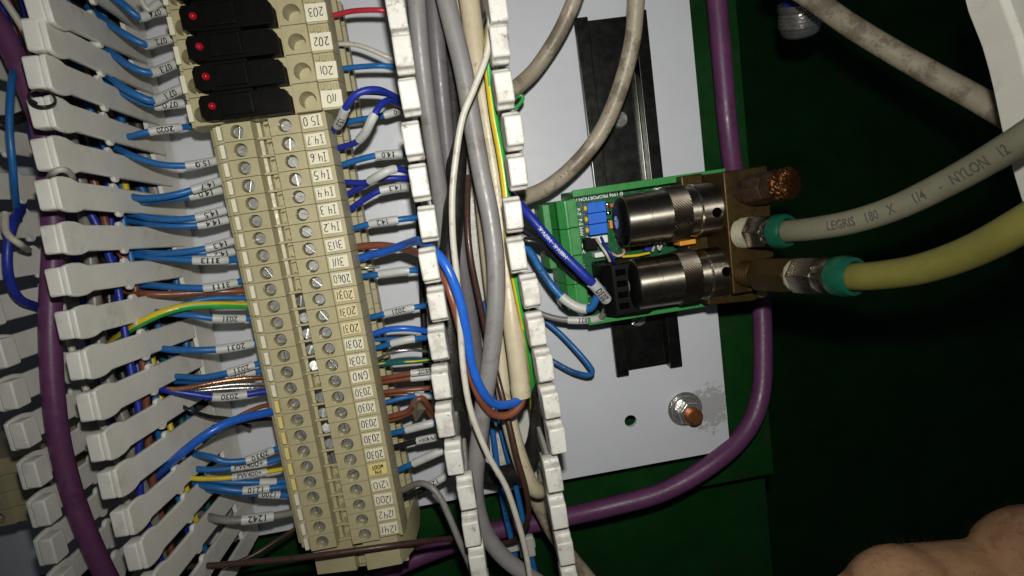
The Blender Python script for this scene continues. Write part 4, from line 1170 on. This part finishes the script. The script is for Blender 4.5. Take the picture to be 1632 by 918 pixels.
# ------------------------------------------------------------------ wires between terminals and the grey duct
GL_ = 'wires from the terminal strip to the grey duct'
lw = [
    ([(300, 14, 32), (272, 17, 36), (245, 20, 40), (222, 27, 44), (195, 6, 46), (165, -15, 44), (150, -30, 40)], 1.2, 'wire_blue', 'topmost blue wire with sleeve 07.4', [(221, 26, 268, 17, '07.4', True)]),
    ([(300, -8, 32), (270, -2, 38), (248, 8, 42), (236, 16, 44), (222, -6, 44)], .9, 'wire_white', 'white sleeved wire crossing above the topmost blue wire', [(240, 13, 268, -2, '6', True)]),
    ([(302, 55, 32), (275, 61, 36), (250, 67, 40), (232, 71, 44), (205, 58, 46), (170, 36, 44), (140, 12, 38)], 1.2, 'wire_blue', 'blue wire with sleeve 07.2', [(233, 71, 274, 61, '07.2', True)]),
    ([(308, 97, 32), (284, 101, 36), (262, 109, 40), (240, 116, 44), (212, 108, 46), (180, 86, 44), (150, 60, 38)], 1.25, 'wire_blue', 'blue wire with sleeve 07.3', [(241, 116, 281, 102, '07.3', True)]),
    ([(314, 134, 34), (290, 142, 38), (266, 152, 42), (244, 161, 46), (215, 150, 48), (180, 128, 46), (148, 100, 38)], 1.3, 'wire_blue', 'blue wire with sleeve 07.1, upper of a crossing pair', [(246, 161, 287, 143, '07.1', True)]),
    ([(316, 163, 32), (292, 165, 35), (268, 167, 38), (246, 169, 40), (215, 158, 42), (180, 138, 40), (148, 112, 34)], 1.2, 'wire_blue', 'blue wire with sleeve 07.0, lower of a crossing pair', [(247, 169, 290, 165, '07.0', True)]),
    ([(322, 200, 32), (300, 202, 36), (280, 204, 40), (255, 207, 42), (228, 212, 44), (205, 218, 42), (180, 214, 36)], 1.15, 'wire_blue', 'blue wire with sleeve 2020', [(240, 209, 285, 203, '2020', True)]),
    ([(362, 252, 34), (345, 256, 38), (320, 261, 42), (296, 264, 44), (255, 262, 46), (210, 248, 46), (170, 228, 40)], 1.2, 'wire_blue', 'blue wire with sleeve 15.0 at the first terminal', [(298, 264, 343, 256, '15.0', True)]),
    ([(368, 283, 36), (350, 289, 40), (328, 296, 44), (306, 303, 46), (270, 312, 48), (225, 316, 46), (185, 306, 40)], 1.2, 'wire_blue', 'blue wire with sleeve 14.7', [(307, 303, 351, 288, '14.7', True)]),
    ([(370, 301, 33), (352, 303, 36), (328, 308, 39), (302, 313, 41), (268, 318, 42), (225, 322, 40), (185, 318, 34)], 1.2, 'wire_blue', 'blue wire with sleeve 14.0', [(303, 313, 351, 303, '14.0', True)]),
    ([(376, 329, 36), (358, 335, 40), (336, 341, 43), (312, 347, 45), (275, 350, 46), (232, 346, 44), (190, 338, 38)], 1.2, 'wire_blue', 'blue wire with sleeve 14.5', [(311, 347, 359, 334, '14.5', True)]),
    ([(380, 346, 32), (362, 350, 35), (340, 355, 38), (315, 359, 40), (275, 360, 42), (235, 356, 40), (190, 350, 34)], 1.2, 'wire_blue', 'blue wire with sleeve 14.4', [(316, 359, 363, 350, '14.4', True)]),
    ([(388, 378, 36), (370, 384, 40), (350, 390, 43), (328, 396, 45), (290, 402, 46), (245, 404, 44), (195, 398, 38)], 1.2, 'wire_blue', 'blue wire with sleeve 14.3', [(329, 396, 371, 383, '14.3', True)]),
    ([(390, 398, 32), (372, 401, 35), (352, 405, 38), (330, 408, 40), (290, 410, 42), (245, 411, 40), (195, 408, 34)], 1.15, 'wire_blue', 'blue wire with sleeve 14.2 at the left', [(331, 408, 373, 400, '14.2', True)]),
    ([(394, 414, 33), (375, 414, 37), (345, 415, 42), (308, 415, 44), (270, 412, 44), (225, 408, 42), (185, 400, 36)], 1.25, 'wire_blue', 'blue wire with sleeve 3113', [(309, 415, 360, 414, '3113', True)]),
    ([(400, 444, 34), (382, 449, 38), (355, 455, 42), (325, 459, 44), (285, 458, 44), (240, 455, 42), (195, 452, 36)], 1.25, 'wire_blue', 'blue wire with sleeve 3111', [(325, 459, 378, 450, '3111', True)]),
    ([(404, 463, 32), (370, 464, 36), (320, 466, 40), (270, 469, 44), (228, 468, 46), (180, 460, 40)], 1.3, 'wire_brown', 'single brown wire just above the green yellow earth wire', []),
    ([(412, 474, 36), (385, 475, 40), (350, 475, 44), (310, 480, 48), (270, 495, 50), (235, 512, 50), (195, 524, 44)], .9, 'wire_blue', 'thin light blue wire over the green yellow earth wire', []),
    ([(412, 507, 34), (390, 508, 38), (365, 508, 41), (338, 507, 44), (300, 502, 46), (255, 498, 44), (210, 496, 38)], 1.2, 'wire_blue', 'blue wire with a clipped sleeve beside the earth wire', [(339, 507, 388, 508, '2031', True)]),
    ([(420, 544, 34), (402, 548, 38), (375, 553, 42), (345, 557, 44), (305, 558, 46), (260, 556, 44), (215, 548, 38)], 1.3, 'wire_blue', 'blue wire with sleeve 2031', [(344, 557, 400, 548, '2031', True)]),
    ([(428, 576, 36), (410, 580, 40), (385, 588, 43), (355, 596, 45), (320, 602, 44), (280, 600, 40)], 1.2, 'wire_blue', 'blue wire with sleeve 20, upper of a close pair', [(362, 594, 404, 581, '2031', True)]),
    ([(432, 589, 32), (412, 592, 35), (390, 596, 38), (360, 601, 40), (320, 607, 40), (280, 608, 36)], 1.15, 'wire_blue', 'blue wire with sleeve 202, lower of a close pair', [(362, 601, 408, 593, '202', True)]),
    ([(436, 602, 36), (410, 602, 40), (380, 604, 43), (340, 610, 46), (300, 618, 48), (262, 620, 48), (230, 610, 42)], .85, 'bare_copper', 'bare copper wire above the dark blue 2030 wire', []),
    ([(436, 612, 34), (405, 612, 38), (370, 613, 41), (330, 618, 44), (290, 622, 46), (262, 622, 46)], .6, 'bare_tin', 'upper bare tinned wire beside the copper one', []),
    ([(436, 619, 32), (405, 618, 36), (370, 619, 39), (330, 622, 42), (290, 625, 44)], .6, 'bare_tin', 'lower bare tinned wire beside the copper one', []),
    ([(440, 622, 34), (415, 625, 37), (385, 630, 40), (345, 633, 43), (305, 628, 46), (262, 621, 48), (225, 612, 42)], 1.3, 'wire_navy', 'dark blue wire with sleeve 2030', [(338, 633, 395, 628, '2030', True)]),
    ([(448, 652, 38), (425, 658, 44), (395, 664, 50), (360, 675, 56), (325, 695, 60), (290, 722, 60), (262, 748, 54), (240, 770, 46)], 1.55, 'wire_royal', 'thick bright blue wire sweeping down into the grey duct', []),
    ([(446, 648, 32), (425, 646, 36), (405, 652, 40), (380, 664, 44)], .9, 'wire_brown', 'short brown wire behind the thick bright blue one', []),
    ([(446, 668, 30), (420, 668, 34), (390, 672, 38), (360, 682, 42), (335, 694, 42)], .8, 'wire_black', 'thin black wire under the thick bright blue one', [(345, 688, 372, 676, '', True)]),
    ([(400, 680, 26), (365, 668, 30), (335, 664, 34), (305, 655, 40), (280, 642, 38)], .8, 'wire_black', 'thin black wire sagging above the thick blue one', []),
    ([(460, 708, 34), (440, 716, 38), (415, 726, 42), (392, 734, 44), (360, 736, 46), (335, 728, 46), (300, 722, 40)], 1.25, 'wire_blue', 'blue wire with sleeve 2030 above the yellow wire', [(394, 733, 432, 720, '2030', True)]),
    ([(462, 726, 32), (445, 731, 35), (425, 737, 38), (395, 742, 40), (350, 748, 42), (318, 748, 42), (280, 742, 36)], 1.2, 'wire_blue', 'blue wire joined to the yellow one under sleeves PW400+', [(371, 749, 426, 738, 'PW400+', False)]),
    ([(468, 744, 34), (448, 748, 37), (425, 752, 40), (370, 761, 44), (330, 763, 46), (302, 762, 46), (270, 756, 40)], .95, 'wire_yellow', 'yellow wire under the lower sleeve PW400+', [(371, 761, 426, 752, 'PW400+', False)]),
    ([(470, 766, 34), (445, 768, 38), (400, 769, 42), (360, 768, 44), (320, 762, 44)], 1.2, 'wire_blue', 'upper blue wire of the bundle under the yellow one', [(410, 769, 440, 768, '', True)]),
    ([(472, 774, 36), (448, 776, 40), (415, 780, 43), (380, 782, 45), (345, 777, 46), (310, 770, 42)], 1.25, 'wire_blue', 'upper sleeved blue wire of the lower bundle, sleeve 1210', [(384, 782, 430, 778, '1210', True)]),
    ([(474, 790, 34), (452, 789, 38), (425, 788, 40), (390, 786, 42), (350, 782, 42), (310, 776, 38)], 1.2, 'wire_blue', 'lower sleeved blue wire of the lower bundle, sleeve 1200', [(410, 787, 446, 789, '1200', True)]),
    ([(486, 812, 34), (466, 817, 38), (435, 823, 42), (385, 829, 46), (350, 828, 46), (320, 820, 40)], 1.55, 'wire_grey', 'grey wire with sleeve 1242 at the lowest terminals', [(385, 829, 433, 823, '1242', True)]),
]
for k, (pts, r, mt, lab, sl) in enumerate(lw):
    if lab.startswith('blue wire with sleeve') and ',' not in lab and 'bundle' not in lab and 'above' not in lab:
        lab += ', %s from %s left' % (ORD[k] if k < 19 else ORD[len(lw) - 1 - k], 'top' if k < 19 else 'bottom')
    wire(pts, r, mt, lab, sl, GL_)
wire([(412, 487, 36), (385, 487, 40), (350, 486, 45), (300, 488, 50), (255, 500, 54), (215, 520, 54), (180, 545, 46), (160, 570, 38)], 1.45, ['wire_green', 'wire_yellow'], 'green and yellow earth wire entering the grey duct', [], GL_, stripe=yg, n=16)

# ------------------------------------------------------------------ wires lying in the grey duct
GI = 'wires lying inside the grey duct'
inner = [('wire_blue', -133, 28, 1.3), ('wire_navy', -137, 40, 1.3), ('wire_brown', -134, 50, 1.3), ('wire_black', -141, 46, 1.9), ('wire_grey', -138, 56, 2.2), ('wire_blue', -131, 44, 1.2), ('wire_navy', -146, 50, 1.4), ('wire_yellow', -136, 34, 1.2), ('wire_blue', -142, 30, 1.4), ('cable_black', -148, 30, 3.0), ('wire_white', -144, 58, 1.1), ('wire_teal', -139, 22, 1.4), ('wire_blue', -134, 18, 1.5), ('cable_black', -138, 12, 3.2), ('wire_navy', -132, 60, 1.2), ('wire_red', -146, 40, 1.1), ('cable_grey', -132, 10, 2.6), ('cable_black', -145, 14, 3.4)]
CN = {'wire_blue': 'blue', 'wire_navy': 'dark blue', 'wire_brown': 'brown', 'wire_black': 'black', 'wire_grey': 'grey', 'wire_yellow': 'yellow', 'cable_black': 'thick black', 'wire_white': 'white', 'wire_teal': 'dark green', 'wire_red': 'red', 'cable_grey': 'thick grey'}
HT = {}
for k, (mt, x, z, r) in enumerate(inner):
    pts = []
    ph = rnd.uniform(0, 6)
    lo = -118 if k % 3 else rnd.uniform(-118, -60)
    hi = 150 if k % 4 else rnd.uniform(40, 140)
    y = hi
    while y > lo:
        pts.append(Vector((min(-130 - r, max(-152 + r, x + 3.2 * math.sin(y / 23 + ph) + rnd.uniform(-1, 1))), y, max(3 + r, z + 5 * math.sin(y / 31 + ph * 2) + rnd.uniform(-1.5, 1.5)))))
        y -= 16
    HT[mt] = HT.get(mt, 0) + 1
    cable('single_core_wire', pts, r, mt, '%s %s wire lying lengthwise inside the grey duct' % (['uppermost', 'second', 'third', 'fourth'][HT[mt] - 1], CN[mt]), 'wire', GI, n=10, step=3)
# loose loops at the left picture edge
wire([(34, 60, 44), (26, 100, 62), (18, 135, 74), (15, 200, 78), (20, 260, 78), (24, 310, 74), (30, 350, 62)], 1.0, 'wire_blue', 'blue wire hanging in front of the duct at the left picture edge', [], 'loose wires at the left picture edge')
wire([(34, 330, 66), (20, 355, 76), (12, 395, 80), (14, 440, 80), (30, 475, 76), (62, 490, 66)], 1.3, 'wire_navy', 'dark blue wire loop bulging over the duct at the left picture edge', [], 'loose wires at the left picture edge')
wire([(8, 340, 76), (10, 370, 80), (30, 388, 80), (45, 398, 70)], 1.0, 'wire_white', 'white wire curling at the left picture edge', [], 'loose wires at the left picture edge')
wire([(-8, 190, 66), (10, 192, 72), (24, 190, 70), (45, 182, 60)], 1.6, 'wire_black', 'black wire crossing the blue one at the left picture edge', [], 'loose wires at the left picture edge')
wire([(44, 155, 87), (50, 165, 90), (66, 170, 91), (84, 167, 89), (88, 158, 86), (80, 148, 85), (62, 143, 86), (48, 147, 87), (46, 156, 88), (58, 164, 91)], .35, 'wire_black', 'thin dark wire ring hung on a finger of the grey duct', [], n=8, step=.7)
wire([(76, 288, 70), (84, 276, 84), (98, 270, 86), (112, 276, 80), (118, 292, 68)], .9, 'wire_white', 'short white wire arching out between two duct fingers', [], n=8)

# ================================================================== cabinet fittings on the right
rim_pts = [(1535, -60), (1549, 0), (1572, 60), (1590, 130), (1603, 195), (1620, 262), (1640, 330), (1668, 420)]
rim = [P(a + 44, b_, 122) for a, b_ in rim_pts]
path = spline(rim, 4)
F = frames(path)
mb = MB()
prof = [(0, 0), (0, -9), (3.5, -9), (3.5, -2.6), (40, -2.0), (40, 0.9), (5.6, 0.9), (5.2, -.7), (4.6, -.7), (4.2, 1.4), (1.0, 1.4)]
vs_, fs = [], []
for p, (t, u, w) in zip(path, F):
    side = Vector((1, -.0, 0))
    side = (side - t * side.dot(t)).normalized()
    upv = t.cross(side) if t.cross(side).z > 0 else -t.cross(side)
    for a, b_ in prof: vs_.append(p + side * a + upv * b_)
n_ = len(prof)
for j in range(len(path) - 1):
    for i in range(n_):
        fs.append((j * n_ + i, j * n_ + (i + 1) % n_, (j + 1) * n_ + (i + 1) % n_, (j + 1) * n_ + i))
fs += [tuple(range(n_)), tuple(range((len(path) - 1) * n_, len(path) * n_))]
mb.add(vs_, fs)
pmat('rim_white', (0.62, 0.60, 0.53), 0.5, var=0.06, vscale=0.03, dirt=[(GRIME, 0.03, 0.60, 0.2), (GRIME, 0.6, 0.72, 0.3)])
tag(mb.build('cabinet_rim', 'rim_white', bevel=.5, loc=path[0]), 'dirty white rim of the cabinet opening', kind='structure')

gp = P(1276, 20, -20)
gl = empty('cable_gland', gp, 'ribbed metal cable gland with blue insert, top right', 'cable gland')
ax = Vector((-.15, .9, .35)).normalized()
pf = []
for k in (3, 4, 5, 6):
    pf += [(-11 + k * 1.7, 9.7), (-10.5 + k * 1.7, 10.3), (-9.9 + k * 1.7, 10.3), (-9.4 + k * 1.7, 9.6)]
MB().lathe((0, 0, 0), ax, [(-11, 6.5), (-9.5, 8.6), (-6.6, 9.5)] + pf + [(2.4, 10.6), (5, 10.4), (5.2, 8.2), (1, 8.0)], n=40, cap1=False).build('nut', 'zinc_bolt', gl, smooth=40)
MB().lathe((0, 0, 0), ax, [(0, 7.9), (7.5, 7.9), (9, 6.8), (9.2, 4)], n=32).build('insert', 'wire_navy', gl, smooth=40)
MB().lathe((0, 0, 0), ax, [(4, 4.2), (40, 4.2)], n=20).build('cable_stub', 'cable_black', gl, smooth=40)


# ================================================================== the hand in the lower right corner
def hand():
    mb = MB()

    def cap(p, q, r0, r1, n=20):
        d = q - p
        L = d.length
        pf = []
        for k in range(7):
            a = -math.pi / 2 + math.pi / 2 * k / 6
            pf.append((r0 * math.sin(a), max(.01, r0 * math.cos(a))))
        for k in range(7):
            a = math.pi / 2 * k / 6
            pf.append((L + r1 * math.sin(a), max(.01, r1 * math.cos(a))))
        mb.lathe(p, d, pf, n=n)
    wrist = P(1720, 1105, 84)
    elbow = P(2150, 1560, 96)
    cap(elbow, wrist, 42, 27)
    knuck = [P(1445, 962, 88), P(1425, 1010, 74), P(1425, 1065, 66), P(1455, 1115, 60)]
    for k_, rr in zip(knuck, (20, 17, 15, 13.5)):
        cap(wrist, k_, 24, rr)
    # thumb side: metacarpal and thumb leaving the side of the palm
    cap(P(1440, 964, 86), P(1570, 962, 90), 20, 21.5)
    cap(P(1395, 985, 84), P(1450, 965, 86), 17, 19)
    t0 = P(1675, 922, 94)
    t1 = P(1790, 850, 104)
    t2 = P(1880, 890, 108)
    cap(wrist, t0, 26, 25)
    cap(t0, t1, 24, 14)
    cap(t1, t2, 11.5, 9.0)
    # four fingers curled down out of the frame
    for k_, (a, b_, c_) in enumerate((((1360, 1030, 70), (1400, 1130, 62), (1480, 1165, 70)), ((1345, 1075, 58), (1390, 1180, 50), (1480, 1200, 60)), ((1365, 1130, 50), (1410, 1220, 44), (1500, 1235, 54)), ((1405, 1180, 46), (1450, 1250, 42), (1520, 1262, 50)))):
        a, b_, c_ = P(*a), P(*b_), P(*c_)
        rr = (9.6, 9.8, 9.2, 8.2)[k_]
        cap(knuck[k_], a, rr + 2.2, rr)
        cap(a, b_, rr, rr * .9)
        cap(b_, c_, rr * .9, rr * .78)
    o = mb.build('body', 'skin', loc=wrist)
    md = o.modifiers.new('remesh', 'REMESH')
    md.mode = 'VOXEL'
    md.voxel_size = 0.0011
    md.use_smooth_shade = True
    sm = o.modifiers.new('smooth', 'SMOOTH')
    sm.factor = 0.6
    sm.iterations = 9
    dg = bpy.context.evaluated_depsgraph_get()
    me = bpy.data.meshes.new_from_object(o.evaluated_get(dg))
    o.modifiers.clear()
    o.data = me
    me.polygons.foreach_set('use_smooth', [True] * len(me.polygons))
    o.name = 'person'
    tag(o, 'bare hand reaching in at the lower right corner', 'person')
    # short body hair standing on the skin
    hb = MB()
    cand = [(v.co / S, v.normal) for v in me.vertices]
    rr = random.Random(3)
    cnt = 0
    while cnt < 420:
        c_, nv = cand[rr.randrange(len(cand))]
        w_ = c_ + wrist
        x_, y_ = pix(w_)
        if not (1250 < x_ < 1700 and 760 < y_ < 960): continue
        cnt += 1
        d = (nv + Vector((rr.uniform(-.9, .1), rr.uniform(-.2, .9), rr.uniform(-.4, .4))) * .9).normalized()
        L = rr.uniform(1.6, 4.0)
        s_ = d.cross(Vector((.3, .5, .8))).normalized() * .035
        s2 = d.cross(s_).normalized() * .035
        hb.add([c_ + s_, c_ - s_ * .5 + s2, c_ - s_ * .5 - s2, c_ + d * L + Vector((.3, -.2, -.3)) * L * .3], [(0, 1, 3), (1, 2, 3), (2, 0, 3)])
    h_ = hb.build('body_hair', 'hair', o, fix=False)
    h_['kind'] = 'stuff'


hand()
